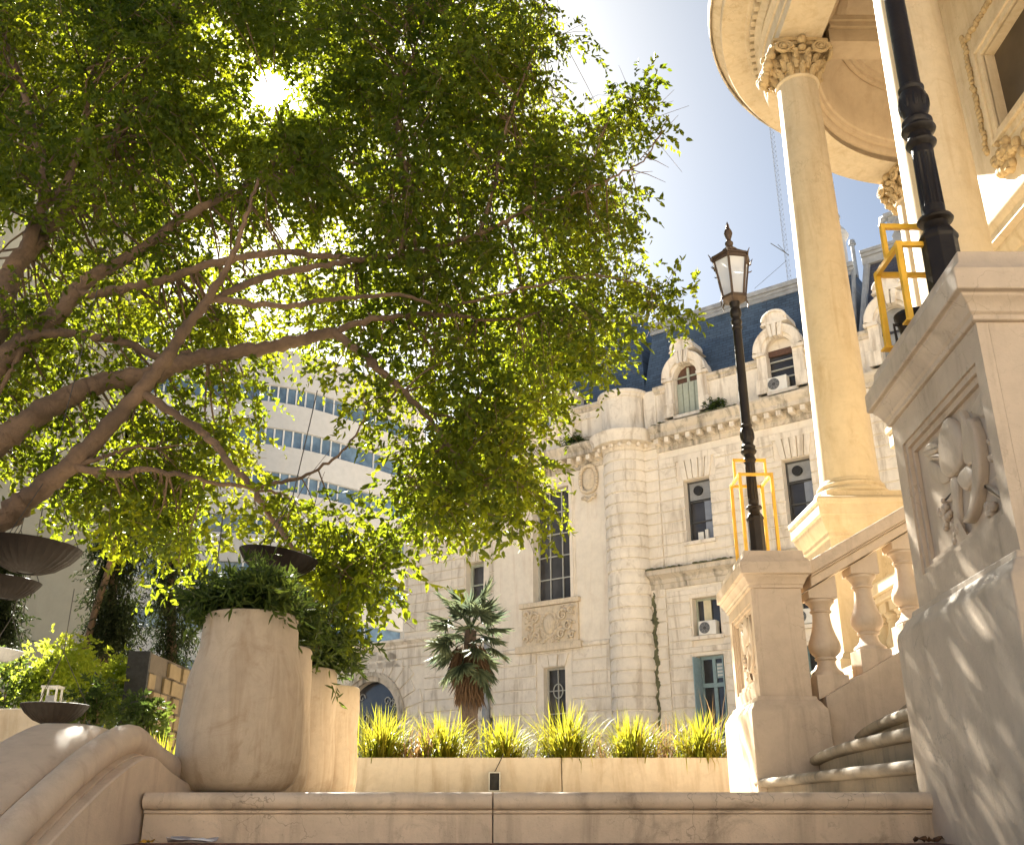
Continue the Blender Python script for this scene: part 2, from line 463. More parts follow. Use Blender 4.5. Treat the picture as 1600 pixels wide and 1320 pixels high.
def in_poly(x, y, poly):
    ins = np.zeros(len(x), bool); n = len(poly); j = n-1
    for i in range(n):
        xi, yi = poly[i]; xj, yj = poly[j]
        if yi != yj:
            ins ^= ((yi > y) != (yj > y)) & (x < (xj-xi)*(y-yi)/(yj-yi)+xi)
        j = i
    return ins
def sample_poly(poly, n, y0, y1):
    xs = [p[0] for p in poly]; ys = [p[1] for p in poly]; out = []
    while len(out) < n:
        x = rng.uniform(min(xs), max(xs), n*2); y = rng.uniform(min(ys), max(ys), n*2)
        k = in_poly(x, y, poly)
        out += list(zip(x[k], y[k]))
    return np.array([at(a, b, rng.uniform(y0, y1)) for a, b in out[:n]])

# ------------------------------------------------------------------ ground
mb = MB(); mb.add([(-900,-900,-0.14),(900,-900,-0.14),(900,1500,-0.14),(-900,1500,-0.14)], [(0,1,2,3)])
tag(mb.build('ground', M['paving']), kind='structure')
mb = MB(); mb.add([(-1.66,4.5,-0.136),(1.95,4.5,-0.136),(1.95,4.74,-0.136),(-1.66,4.74,-0.136)], [(0,1,2,3)])
tag(mb.build('path', M['redfloor']), kind='structure')
mb = MB(); mb.box(-40, 60, 5.05, 200, -0.12, 0.06)
tag(mb.build('plaza', M['paving']), kind='structure')

def local(root):
    l = root.location
    return MB(xf=lambda p: (p[0]-l.x, p[1]-l.y, p[2]-l.z))

# ------------------------------------------------------------------ low stone step across the foreground
XL, XR, XJ = -1.655, 1.93, -0.086
st = thing('stone_step', 'long low stone step with a rounded lip across the foreground, cracked at its middle joint', 'step', (0.1,4.73,-0.14))
for xa, xb in ((XL, XJ-0.003), (XJ+0.003, XR)):
    m_ = local(st)
    prof = [(5.04,-0.14),(4.745,-0.14),(4.745,0.018),(4.735,0.022),(4.735,0.030),(4.742,0.034),(4.742,0.036)]
    for k in range(9):
        a = R(-90 + 22.5*k*0.98)
        prof.append((4.742 - 0.034*math.cos(a), 0.0705 - 0.0 + 0.0345*math.sin(a) - 0.0))
    prof += [(5.04,0.105)]
    prof = [(y, z - 0.03 if z > 0.03 else z) for y, z in prof]
    prof = [(5.04,-0.139),(4.745,-0.139),(4.745,-0.018),(4.733,-0.012),(4.733,-0.002),(4.742,0.002)]
    for k in range(10):
        a = R(-90 + 18.5*k)
        prof.append((4.735 - 0.036*math.cos(a), 0.039 + 0.037*math.sin(a)))
    prof.append((5.04, 0.076))
    n = len(prof)
    m_.loft([[(xa,y,z) for y,z in prof], [(xb,y,z) for y,z in prof]])
    m_.build('step_block', M['step'], st, angle=30)

# ------------------------------------------------------------------ curved cheek wall at the left
cw = thing('cheek_wall', 'low curved stone cheek wall with a thick rounded roll, bottom left of the steps', 'wall', (-1.9,4.5,-0.14))
pf = [(3.30,-0.40),(3.62,-0.232),(3.83,-0.124),(4.0,-0.042),(4.17,0.036),(4.30,0.092),(4.43,0.142),(4.54,0.180),(4.645,0.210),(4.73,0.226),(4.815,0.231),(4.89,0.224),(4.97,0.205),(5.07,0.182),(5.17,0.163),(5.32,0.14),(5.5,0.11),(5.7,0.04)]
def cat(pts, sub=4):
    out = []
    for i in range(len(pts)-1):
        a = [pts[max(i-1,0)], pts[i], pts[i+1], pts[min(i+2,len(pts)-1)]]
        for k in range(sub):
            t = k/sub
            out.append(tuple(0.5*(2*a[1][j]+(a[2][j]-a[0][j])*t+(2*a[0][j]-5*a[1][j]+4*a[2][j]-a[3][j])*t*t+(3*a[1][j]-a[0][j]-3*a[2][j]+a[3][j])*t**3) for j in (0,1)))
    return out + [pts[-1]]
def cat_closed(pts, sub=3):
    n = len(pts); out = []
    for i in range(n):
        a = [pts[(i-1)%n], pts[i], pts[(i+1)%n], pts[(i+2)%n]]
        for k in range(sub):
            t = k/sub
            out.append(tuple(0.5*(2*a[1][j]+(a[2][j]-a[0][j])*t+(2*a[0][j]-5*a[1][j]+4*a[2][j]-a[3][j])*t*t+(3*a[1][j]-a[0][j]-3*a[2][j]+a[3][j])*t**3) for j in (0,1)))
    return out
pf = cat(pf)
def cheek(sec, name, mat, bev=0):
    m_ = local(cw)
    m_.loft([[(-1.67+dx, y, (ze+dz) if dz is not None else -0.3) for dx, dz in sec] for y, ze in pf])
    return m_.build(name, mat, cw, angle=30, bevel=bev)
cheek([(0,None),(0,-0.006),(-0.008,0.0),(-0.05,0.002),(-0.05,None)], 'side_slab', M['scroll'])
roll = [(-0.052,None),(-0.052,0.008)]
for k in range(11):
    a = R(-55 + 20.5*k)
    roll.append((-0.118 + 0.07*math.cos(a), 0.072 + 0.07*math.sin(a)))
roll += [(-0.20,0.085),(-0.20,None)]
cheek(roll, 'roll', M['scroll'])
cheek([(-0.202,None),(-0.202,0.092),(-0.215,0.108),(-0.24,0.125),(-0.29,0.139),(-0.36,0.146),(-0.50,0.147),(-0.53,0.132),(-0.54,None)], 'top_slab', M['scroll'])

# ------------------------------------------------------------------ concrete pots in a row, with shrubs
def make_pot(name, label, c, rt, rb, h):
    p = thing(name, label, 'planter', c, 0, 'tapered concrete pots in a row')
    m_ = MB()
    prof = [(0.0,0.0),(rb*0.62,0.0),(rb*0.78,0.012),(rb*0.90,0.045),(rb*0.97,0.10),(rb,0.19),(rb*1.0,0.27),(rb*0.985,0.40),(rb*0.94,0.58),(rt*1.03,h*0.80),(rt,h-0.015),(rt-0.012,h),(rt-0.045,h),(rt-0.055,h-0.02),(rt-0.06,h-0.08),(0.0,h-0.08)]
    m_.lathe(prof, n=64)
    m_.build('pot_body', M['pot'], p, angle=50)
    s = MB(); s.lathe([(0,h-0.079),(rt-0.06,h-0.07),(0,h-0.05)], n=24); s.build('potting_soil', M['soil'], p)
    return p
POTS = [(-1.485,5.62,0.088,0.262,0.335,0.94),(-1.64,6.80,0.06,0.27,0.30,0.965),(-1.655,7.87,0.06,0.28,0.30,0.96),(-1.66,9.1,0.06,0.285,0.30,0.965)]
PL = ['tall tapered concrete pot with a rounded foot, the nearest and largest of the row',
      'second concrete pot of the row, a narrow strip showing behind the nearest one',
      'third concrete pot of the row, between the narrow strip and the last pot',
      'last and farthest concrete pot of the row, beside the flower planter with grasses']
for (x,y,z,rt,rb,h), lb in zip(POTS, PL):
    make_pot('concrete_pot', lb, (x,y,z), rt, rb, h)
def shrub(name, label, base, C, rad, per, mat, leaf, width, droop=0.0, twig=0.16, stems=8, cat='shrub', group=None, stem_r=0.008):
    s = thing(name, label, cat, base, 0, group)
    C = np.asarray(C, float) - np.asarray(base, float)
    P, D = twig_leaves(C, per, rad, droop, twig)
    L = rng.uniform(0.7,1.25,len(P))*leaf
    leaves('foliage', P, D, L, L*width, mat, s)
    m_ = MB()
    for k in range(min(stems, len(C))):
        c = Vector(C[k*len(C)//stems]) ; mid = c*0.5 + Vector(rng.normal(size=3))*0.05; mid.z = abs(mid.z)
        m_.tube([(c.x*0.1,c.y*0.1,0), mid, c], [stem_r, stem_r*0.8, stem_r*0.4], n=5)
    m_.build('stem', M['bark'], s)
    return s
def blob(c, r, n):
    """n clump centres in an ellipsoid, thicker near its skin"""
    d = unit(rng.normal(size=(n,3))); q = rng.uniform(0.25,1,n)[:,None]**0.6
    return np.array(c) + d*q*np.array(r)
C = np.concatenate([blob((-1.47,5.62,1.14),(0.20,0.22,0.09),38), blob((-1.66,5.6,1.11),(0.13,0.16,0.06),14)])
shrub('potted_shrub', 'dark green fine leaved shrub growing out of the nearest concrete pot', (-1.48,5.62,0.97), C, [0.1]*len(C), 130, M['shrubleaf'], 0.075, 0.20, 0.0, 0.12, 14)
C = np.concatenate([blob((-1.58,6.8,1.22),(0.18,0.2,0.11),22), blob((-1.46,6.95,1.16),(0.10,0.16,0.06),7)])
shrub('potted_shrub', 'dark shrub in the second pot, showing behind the nearest pot', (-1.64,6.8,0.97), C, [0.12]*len(C), 120, M['shrubleaf'], 0.08, 0.2, 0.0, 0.13, 10)
C = np.concatenate([blob((-1.56,7.87,1.22),(0.24,0.24,0.12),26)])
shrub('potted_shrub', 'dark spreading shrub in the third pot, in front of the pale building', (-1.655,7.87,0.96), C, [0.14]*len(C), 120, M['shrubleaf'], 0.085, 0.22, 0.1, 0.14, 10)

# ------------------------------------------------------------------ long planter with grasses
pl = thing('planter_wall', 'long cream painted planter holding the row of grass clumps', 'planter', (0.9,11.9,0.06))
m_ = local(pl); zt = 0.543
[m_.box(a+0.004,b-0.004,11.5,11.62,0.06,zt) for a, b in ((-2.6,0.55),(0.55,2.62),(2.62,4.2))]; m_.box(-2.6,4.2,12.25,12.37,0.06,zt); m_.box(-2.6,-2.48,11.62,12.25,0.06,zt); m_.box(4.08,4.2,11.62,12.25,0.06,zt)
m_.build('planter_box', M['planter'], pl, bevel=0.008)
m_ = local(pl); m_.box(-2.47,4.07,11.63,12.24,0.08,zt-0.06); m_.build('planter_soil', M['soil'], pl)
jb = thing('junction_box', 'small open dark metal box with a thin cable, standing against the cream planter', 'box', at(772.5,1236,11.3))
m_ = MB()
w_, h_ = 0.064, 0.20
m_.box(-w_,-w_+0.012,0,0.17,0,h_); m_.box(w_-0.012,w_,0,0.17,0,h_); m_.box(-w_+0.012,w_-0.012,0,0.17,h_-0.012,h_); m_.box(-w_+0.012,w_-0.012,0,0.17,0,0.012)
m_.build('box_frame', M['frame'], jb)
m_ = MB(); m_.box(-w_+0.012,w_-0.012,0.05,0.16,0.012,h_-0.012); m_.build('box_inside', M['black'], jb)
m_ = MB(); m_.tube([(0.0,0.10,h_),(0.05,0.17,h_+0.10),(0.10,0.187,h_+0.20)], 0.006, n=5); m_.build('cable', M['wire'], jb)

def grass_clump(name, label, base, n, h, spread, mat, group, width=0.016, cat='grass clump', bend=0.8, base_r=0.14):
    P = np.zeros((n,3)); a = rng.uniform(0,2*np.pi,n); r = np.abs(rng.normal(0,base_r,n))
    P[:,0] = np.cos(a)*r; P[:,1] = np.sin(a)*r
    az = a + rng.normal(0,0.7,n); lean = np.clip(np.abs(rng.normal(0.5,0.33,n)),0.02,1.3)*spread
    H = h*rng.uniform(0.45,1.1,n); k = 6
    V = []; 
    side = np.stack([-np.sin(az), np.cos(az), np.zeros(n)],1)
    out = np.stack([np.cos(az), np.sin(az), np.zeros(n)],1)
    pos = P.copy(); ang = lean*0.45; rows = []
    seg = H/(k-1)
    twist = rng.normal(0,0.5,n)
    for i in range(k):
        t = i/(k-1); w = width*(1-t)**0.6*(0.55+0.45*min(1,t*4))*rng.uniform(0.85,1.15,n)
        sd = side*np.cos(twist*t)[:,None] + out*np.sin(twist*t)[:,None]*0.6
        rows.append((pos - sd*w[:,None]/2, pos + sd*w[:,None]/2))
        d = out*np.sin(ang)[:,None] + np.array([0,0,1])*np.cos(ang)[:,None]
        pos = pos + d*seg[:,None]
        ang = ang + lean*bend*0.42*(0.5+t)
    V = np.stack([x for rw in rows for x in rw], axis=1).reshape(-1,3)
    b = np.arange(n)[:,None]*(2*k)
    F = np.concatenate([b + np.array([[2*i,2*i+1,2*i+3,2*i+2]]) for i in range(k-1)], axis=1).reshape(-1,4)
    o = np_mesh(name, V, F, mat); o.location = base
    return tag(o, label, cat, group)
GL = ['grass clump next to the last concrete pot, leftmost in the cream planter','second grass clump from the pots, with one tall spike, below the palm tree',
      'third grass clump from the pots, right of the palm trunk and above the metal box','tallest grass clump, in front of the leaded window with a ring',
      'low grass clump in front of the round stone tower','grass clump beside the small carved post, rightmost in the planter']
for (px, hh, lb) in zip((598,692,786,884,988,1092),(0.74,0.70,0.68,0.78,0.66,0.70), GL):
    c = at(px,1183,11.93)
    o = grass_clump('grass_clump', lb, (c.x, 11.90+random.uniform(-0.10,0.10), 0.48), random.randint(380,560), hh*random.uniform(0.84,0.98), random.uniform(1.35,1.6), M['grassleaf'], 'grass clumps in the cream planter', 0.021, bend=0.85, base_r=0.135)
tag(grass_clump('dry_grass', 'reddish dry plant between the two leftmost grass clumps', (at(648,1183,11.95).x,11.95,0.48), 110, 0.5, 1.2, M['drygrass'], None, 0.022))
tag(grass_clump('dry_grass', 'dry brown stalks between the two rightmost grass clumps', (at(1040,1183,12.0).x,12.0,0.48), 110, 0.55, 1.1, M['drygrass'], None, 0.013))
tag(grass_clump('dry_grass', 'thin dry stalks between the tallest clump and the low clump', (at(940,1183,12.0).x,12.0,0.48), 70, 0.45, 1.2, M['drygrass'], None, 0.012))
tag(grass_clump('feather_grass', 'pale arching feathery stalks above the rightmost grass clump', (at(1118,1183,12.05).x,12.05,0.48), 26, 1.0, 0.8, M['drygrass'], None, 0.014, bend=1.6))

# ------------------------------------------------------------------ stair posts (pedestals)
class Skew:
    def __init__(s, nl, k): s.nl, s.k = nl, k
    def __call__(s, p): return (p[0] + s.k*p[1], p[1], p[2])
def LF(px, py):
    """big post's left face: photo pixel -> (b along the face, z)"""
    u = (px-800)/1530.0; v = (660-py)/1530.0; k = CS - v*SN
    r_ = u/k; Y = (1.911 - 0.0667*3.6)/(r_-0.0667)
    return Y-3.6, (SN+v*CS)/k*Y
def crop6(pts): return [LF(1400 + x/3.88, 560 + y/3.88) for x, y in pts]
def dome(mb, outline, h, a0=0.048, flat=True):
    outline = cat_closed(outline); n = len(outline); cb = sum(p[0] for p in outline)/n; cz = sum(p[1] for p in outline)/n
    def off(d):
        o = []
        for i in range(n):
            p, q = outline[i-1], outline[(i+1)%n]; tx, tz = q[0]-p[0], q[1]-p[1]; L_ = math.hypot(tx,tz) or 1
            o.append((outline[i][0]-sgn*d*tz/L_, outline[i][1]+sgn*d*tx/L_))
        return o
    area = sum(outline[i][0]*outline[(i+1)%n][1]-outline[(i+1)%n][0]*outline[i][1] for i in range(n)); sgn = 1 if area > 0 else -1
    if flat:
        mb.loft([[(a0-h*f, b, z) for b, z in off(d)] for d, f in ((0,0),(0.001,0.6),(0.004,0.85),(0.010,0.97),(0.014,1.0))])
        return
    rings = []
    for sc, f in ((1.0,0.0),(0.99,0.35),(0.95,0.62),(0.86,0.78),(0.6,0.92),(0.3,0.99),(0.03,1.0)):
        rings.append([(a0 - h*f, cb+(b-cb)*sc, cz+(z-cz)*sc) for b, z in outline])
    mb.loft(rings)
RELIEF = [([(270,355),(330,400),(365,480),(370,580),(355,650),(320,700),(280,725),(240,690),(225,600),(222,500),(235,420)],0.075),
 ([(330,720),(380,650),(430,680),(430,740),(400,790),(375,800),(345,770)],0.06),
 ([(410,365),(440,370),(475,470),(492,600),(490,750),(470,870),(430,980),(395,1000),(390,970),(425,900),(440,800),(446,680),(440,560),(425,460)],0.085),
 ([(355,315),(400,390),(430,480),(445,600),(430,640),(385,640),(372,540),(365,440)],0.06),
 ([(285,720),(330,740),(340,900),(360,1050),(400,1090),(330,1130),(310,1000),(300,860)],0.05),
 ([(130,560),(170,505),(215,520),(215,560),(150,600)],0.05),([(160,585),(215,575),(240,600),(225,615),(170,612)],0.04),
 ([(150,620),(200,640),(250,690),(270,735),(230,760),(180,730),(155,690)],0.03),
 ([(495,765),(530,775),(620,830),(628,880),(600,870),(520,810)],0.05),
 ([(480,170),(515,240),(490,350),(430,345),(400,320)],0.03),
 ([(290,800),(270,830),(250,850),(255,870),(290,860)],0.03)]
def small_lumps(mb, seed):
    rr = random.Random(seed)
    for cx, cy, n, sx, sy in ((250,930,16,28,50),(320,1050,14,18,60),(530,910,14,30,45),(575,690,8,12,35),(545,515,7,40,12),(550,600,7,35,10),(300,520,9,40,80)):
        for _ in range(n):
            b, z = LF(1400+(cx+rr.gauss(0,sx)*0.6)/3.88, 560+(cy+rr.gauss(0,sy)*0.6)/3.88)
            q = rr.uniform(0.008,0.016)
            mb.ball((0.036, b, z), (q*1.3,q,q*1.3), 7, 5)
def post(name, label, nl, k, w, d, dz, panel, bulge):
    p = thing(name, label, 'stair post', (nl[0], nl[1], -0.14))
    sk = Skew(nl, k)
    f = lambda q: sk((q[0], q[1], q[2] + 0.14))
    # plinth
    m_ = MB(f); o = 0.10
    m_.rect_loft([(o,-0.139),(o,0.775+dz*0.4),(o-0.006,0.80+dz*0.4),(0.075,0.825+dz*0.4),(0.055,0.86+dz*0.4),(0.035,0.875+dz*0.4),(0.028,0.905+dz*0.4)], w, d)
    m_.build('plinth', M['marble'], p, bevel=0.006)
    zb, zt = 0.906+dz*0.4, 1.866+dz
    m_ = MB(f)
    t = 0.05; b0, b1, z0, z1 = panel
    m_.box(t, w, 0, d, zb, zt)
    m_.box(0, t-0.001, 0.0, b0, zb, zt); m_.box(0, t-0.001, b1, d, zb, zt)
    m_.box(0, t-0.001, b0, b1, zb, z0); m_.box(0, t-0.001, b0, b1, z1, zt)
    for e in (0.012, 0.03):   # stepped inner moulding of the panel
        q = 0.03*(1 if e < 0.02 else 2); a = 0.012 if e < 0.02 else 0.03
        m_.box(a, t-0.001, b0+q-0.03, b0+q, z0+q-0.03, z1-q+0.03); m_.box(a, t-0.001, b1-q, b1-q+0.03, z0+q-0.03, z1-q+0.03)
        m_.box(a, t-0.001, b0+q, b1-q, z0+q-0.03, z0+q); m_.box(a, t-0.001, b0+q, b1-q, z1-q, z1-q+0.03)
    m_.build('shaft', M['marble'], p)
    m_ = MB(lambda q: f((q[0], q[1], q[2]+(zb-0.906-0.0)*1.0 if dz else q[2])))
    for i_, (o_, h) in enumerate(RELIEF): dome(m_, crop6(o_), h*bulge*0.5, flat=i_ not in (0,1,4,7))
    small_lumps(m_, 3)
    m_.build('carved_trophy', M['marble'], p, angle=60)
    m_ = MB(f); z = zt
    c0 = 0.04 if bulge > 0.9 else 0.02
    m_.rect_loft([(0,z+0.0005),(0.018,z+0.004),(0.020,z+0.028),(0.030,z+0.034),(0.034,z+0.05),(0.052,z+0.082),(0.064,z+0.092),(0.066,z+0.106),(0.09,z+0.112),(0.09,z+0.21),(0.045,z+0.26),(0.04,z+0.315)], w, d)
    m_.build('cap', M['marble'], p, bevel=0.005)
    return p
pa = LF(1524,593); pb = LF(1442,897); pc = LF(1575,809); pd = LF(1409,687)
post('carved_post', 'large carved stone post nearest on the right, with a shield trophy in its side panel', (1.911,3.6), 0.0667, 0.416, 1.183, 0.0, (max(0.08,(pa[0]+pc[0])/2-0.02), min(1.08,(pb[0]+pd[0])/2), (pb[1]+pc[1])/2, (pa[1]+pd[1])/2+0.02), 1.0)
post('carved_post', 'smaller stone post at the foot of the balustrade, carrying the glass lantern lamp', (1.99,8.1), 0.053, 0.416, 1.2, -0.15, (0.09,1.08,0.95,1.62), 0.8)

# ------------------------------------------------------------------ street lamps
def lamp(name, label, c, lantern=True):
    p = thing(name, label, 'street lamp', c, 0, 'black lamps on the stair posts')
    m_ = MB(); o8 = R(22.5)
    m_.lathe([(0.0,0),(0.088,0),(0.088,0.02),(0.076,0.05),(0.074,0.44),(0.080,0.455),(0.080,0.47),(0.066,0.50),(0.0,0.505)], n=8, phase=o8)
    m_.build('pole_base', M['iron'], p, angle=20, bevel=0.003)
    m_ = MB()
    m_.lathe([(0.0,0.50),(0.062,0.50),(0.05,0.525),(0.05,0.545),(0.070,0.555),(0.075,0.565),(0.070,0.578),(0.052,0.588),(0.050,0.60)] , n=28)
    m_.build('pole_ring', M['iron'], p, angle=35)
    m_ = MB()
    m_.lathe([(0.048,1.0),(0.056,1.012),(0.064,1.022),(0.066,1.032),(0.058,1.045),(0.052,1.06),(0.050,1.085),(0.068,1.10),(0.074,1.115),(0.070,1.13),(0.06,1.14),(0.066,1.155),(0.066,1.168),(0.054,1.18),(0.050,1.20),(0.060,1.24),(0.064,1.29),(0.060,1.335),(0.052,1.35),(0.050,1.36),(0.056,1.372),(0.056,1.385),(0.046,1.395),(0.045,1.9),(0.042,2.40),(0.050,2.41),(0.052,2.43),(0.046,2.445),(0.046,2.46),(0.054,2.475),(0.054,2.50),(0.046,2.515),(0.046,2.54),(0.054,2.555),(0.057,2.59),(0.052,2.62),(0.042,2.64),(0.055,2.70),(0.06,2.72),(0.0,2.721)], n=28)
    m_.build('pole', M['iron'], p, angle=35)
    m_ = MB()
    ring = []
    for z in (0.595, 0.64, 0.65, 0.95, 0.96, 1.005):
        fl = 0.006 if 0.64 < z < 0.96 else 0.0
        r0 = 0.049 if z < 0.9 else 0.046
        ring.append([((r0-(fl if j % 4 in (1,2) else 0))*math.cos(2*math.pi*j/40), (r0-(fl if j % 4 in (1,2) else 0))*math.sin(2*math.pi*j/40), z) for j in range(40)])
    m_.loft(ring); m_.build('fluted_shaft', M['iron'], p, angle=25)
    m_ = MB()
    for j in range(10):
        a = 2*math.pi*j/10
        m_.ball((0.056*math.cos(a),0.056*math.sin(a),1.28),(0.014,0.014,0.05),6,6)
    m_.build('leaf_collar', M['iron'], p)
    if not lantern:
        return p
    zb, zt = 2.74, 3.17; rb, rt = 0.118, 0.185
    hexp = lambda r, z, ph=R(10): [(r*math.cos(ph+j*math.pi/3), r*math.sin(ph+j*math.pi/3), z) for j in range(6)]
    fr = MB()
    fr.loft([hexp(0.055,2.70), hexp(0.10,2.72), hexp(0.128,zb), hexp(0.128,zb+0.025), hexp(0.112,zb+0.025)])
    lo, hi = hexp(rb,zb+0.02), hexp(rt,zt)
    for a_, b_ in zip(lo, hi): fr.bar(a_, b_, 0.020)
    for j in range(6):
        fr.bar(hi[j], hi[(j+1)%6], 0.03)
        h2 = hexp(rt+0.012,zt+0.03); fr.bar(h2[j], h2[(j+1)%6], 0.022)
    apex = hexp(0.05,3.31)
    for a_, b_ in zip(hexp(rt,zt+0.04), apex): fr.bar(a_, b_, 0.018)
    for j in range(6):
        a = R(10)+j*math.pi/3; ca, sa = math.cos(a), math.sin(a)
        fr.tube([(0.125*ca,0.125*sa,zb+0.02),(0.145*ca,0.145*sa,zb-0.03),(0.138*ca,0.138*sa,zb-0.07),(0.15*ca,0.15*sa,zb-0.085)],[0.009,0.008,0.006,0.003],n=5)
        fr.tube([(rt*ca,rt*sa,zt-0.02),((rt+0.025)*ca,(rt+0.025)*sa,zt-0.005),((rt+0.035)*ca,(rt+0.035)*sa,zt+0.035),((rt+0.055)*ca,(rt+0.055)*sa,zt+0.065)],[0.009,0.009,0.007,0.003],n=5)
        fr.tube([((rt-0.01)*ca,(rt-0.01)*sa,zt-0.10),((rt+0.02)*ca,(rt+0.02)*sa,zt-0.09),((rt+0.035)*ca,(rt+0.035)*sa,zt-0.075)],[0.008,0.006,0.003],n=5)
    ln = fr.build('lantern', M['lantern'], p, angle=30)
    pn = MB(); l2, h2 = hexp(rb-0.004,zb+0.026), hexp(rt-0.006,zt-0.002)
    for j in range(6): pn.add([l2[j], l2[(j+1)%6], h2[(j+1)%6], h2[j]], [(0,1,2,3)])
    pn.build('lantern_glass', M['pane'], ln, smooth=False)
    rf = MB(); l3, h3 = hexp(rt-0.004,zt+0.05), hexp(0.052,3.30)
    for j in range(6): rf.add([l3[j], l3[(j+1)%6], h3[(j+1)%6], h3[j]], [(0,1,2,3)])
    rf.build('lantern_roof_glass', M['pane'], ln, smooth=False)
    fi = MB(); fi.lathe([(0.0,3.29),(0.075,3.295),(0.078,3.31),(0.05,3.335),(0.032,3.36),(0.042,3.385),(0.042,3.40),(0.025,3.42),(0.022,3.44),(0.034,3.475),(0.044,3.51),(0.036,3.545),(0.02,3.575),(0.014,3.62),(0.0,3.66)], n=16)
    fi.build('finial', M['lantern'], p)
    return p
lamp('street_lamp', 'black iron lamp with a six sided glass lantern on the smaller carved post', (2.235,8.7,2.026))
big = lamp('street_lamp', 'black iron lamp post rising out of the picture from the large carved post', (2.125,4.2,2.182), True); big.scale = (1.17,1.17,1.0)

def cage(name, label, c, wx, wy, h):
    m_ = MB(); t = 0.028
    x, y = wx/2, wy/2
    for a in (-x, x):
        for b in (-y, y): m_.box(a-t/2, a+t/2, b-t/2, b+t/2, 0.0101, h); m_.box(a-0.03, a+0.03, b-0.03, b+0.03, 0, 0.01)
    for a in (-x, x): m_.box(a-t/2+0.002, a+t/2-0.002, -y+t/2, y-t/2, h-t, h-0.002)
    for b in (-y, y): m_.box(-x+t/2, x-t/2, b-t/2+0.002, b+t/2-0.002, h-t, h-0.002)
    for a in (-x, x): m_.box(a-t/2+0.003, a+t/2-0.003, -t/2, t/2, h-0.002, h+0.17)
    m_.box(-x-t/2+0.003, x+t/2-0.003, -t/2+0.002, t/2-0.002, h+0.17, h+0.17+t)
    o = m_.build(name, M['yellow'], bevel=0.002); o.location = c
    return tag(o, label, 'guard frame', 'yellow guard frames round the lamp feet')
cage('guard_frame', 'yellow steel guard frame round the foot of the lamp with the glass lantern', (2.225,8.68,2.026), 0.29, 0.36, 0.84)
cage('guard_frame', 'yellow steel guard frame round the lamp foot on the large carved post', (2.06,4.36,2.182), 0.275, 0.30, 0.45)
sp = thing('spotlight', 'small black floodlight with loose wires lying on top of the large carved post', 'spotlight', (2.05,4.46,2.182)); sp.scale = (1.15,1.15,1.15)
m_ = MB(); m_.lathe([(0,0.02),(0.045,0.03),(0.06,0.06),(0.075,0.13),(0.08,0.135),(0.08,0.15),(0.0,0.14)], n=20); m_.build('lamp_head', M['iron'], sp)
m_ = MB(); m_.tube([(-0.085,0,0),(-0.09,0,0.1),(0.09,0,0.1),(0.085,0,0)], 0.008, n=6); m_.build('bracket', M['iron'], sp)
m_ = MB(); m_.tube([(0.03,0,0.15),(0.07,-0.03,0.2),(0.09,-0.02,0.1),(0.10,-0.04,0.02)], 0.006, n=5); m_.tube([(0.03,0,0.16),(0.1,0.03,0.23),(0.16,0.0,0.18),(0.2,0.0,0.03)], 0.006, n=5); m_.build('wire', M['frame'], sp)

# ------------------------------------------------------------------ balustrade and stair
SL = 0.552
bl = thing('balustrade', 'sloping stone balustrade climbing right from the smaller carved post', 'balustrade', (2.5,8.25,0.06))
m_ = local(bl)
wz = lambda x: 0.819 + SL*(x-2.465)
m_.prism([(2.515,0.061),(5.6,0.061),(5.6,wz(5.6)),(2.515,wz(2.515))], 8.10, 8.42)
m_.build('base_wall', M['marble'], bl, bevel=0.006)
rt_ = lambda x: 1.975 + SL*(x-2.55)
m_ = local(bl)
for za, zb, y0, y1 in ((-0.115,0.0,8.06,8.46),(-0.135,-0.1155,8.075,8.445),(-0.215,-0.1355,8.10,8.42)):
    m_.prism([(2.50,rt_(2.50)+za),(5.6,rt_(5.6)+za),(5.6,rt_(5.6)+zb),(2.50,rt_(2.50)+zb)], y0, y1)
m_.build('handrail', M['marble'], bl, bevel=0.008)
def baluster_bm():
    m_ = MB()
    m_.lathe([(0,0.0),(0.132,0.0),(0.132,0.02),(0.118,0.035),(0.098,0.05),(0.082,0.075),(0.074,0.105),(0.074,0.125),(0.088,0.132),(0.09,0.145),(0.08,0.155),(0.10,0.172),(0.122,0.20),(0.132,0.235),(0.128,0.27),(0.112,0.31),(0.094,0.36),(0.08,0.42),(0.072,0.48),(0.072,0.515),(0.088,0.522),(0.09,0.535),(0.078,0.545),(0.082,0.565),(0.10,0.59),(0.118,0.605),(0.118,0.625),(0,0.626)], n=28)
    return m_
b0 = baluster_bm().build('baluster', M['marble'], bl, angle=50)
foot = MB(lambda p: p)
foot.prism([(-0.13,-SL*0.13-0.125),(0.13,SL*0.13-0.125),(0.13,0.0),(-0.13,0.0)], -0.13, 0.13)
foot.prism([(-0.12,0.626),(0.12,0.626),(0.12,0.884+SL*0.12-0.125),(-0.12,0.884-SL*0.12-0.125)], -0.12, 0.12)
foot.build('baluster_block', M['marble'], b0, bevel=0.004)
for k in range(8):
    x = 2.60 + 0.378*k
    o = b0 if k == 0 else dup(b0, parent=bl)
    o.location = (x-2.5, 0.01, wz(x)+0.125-0.06)

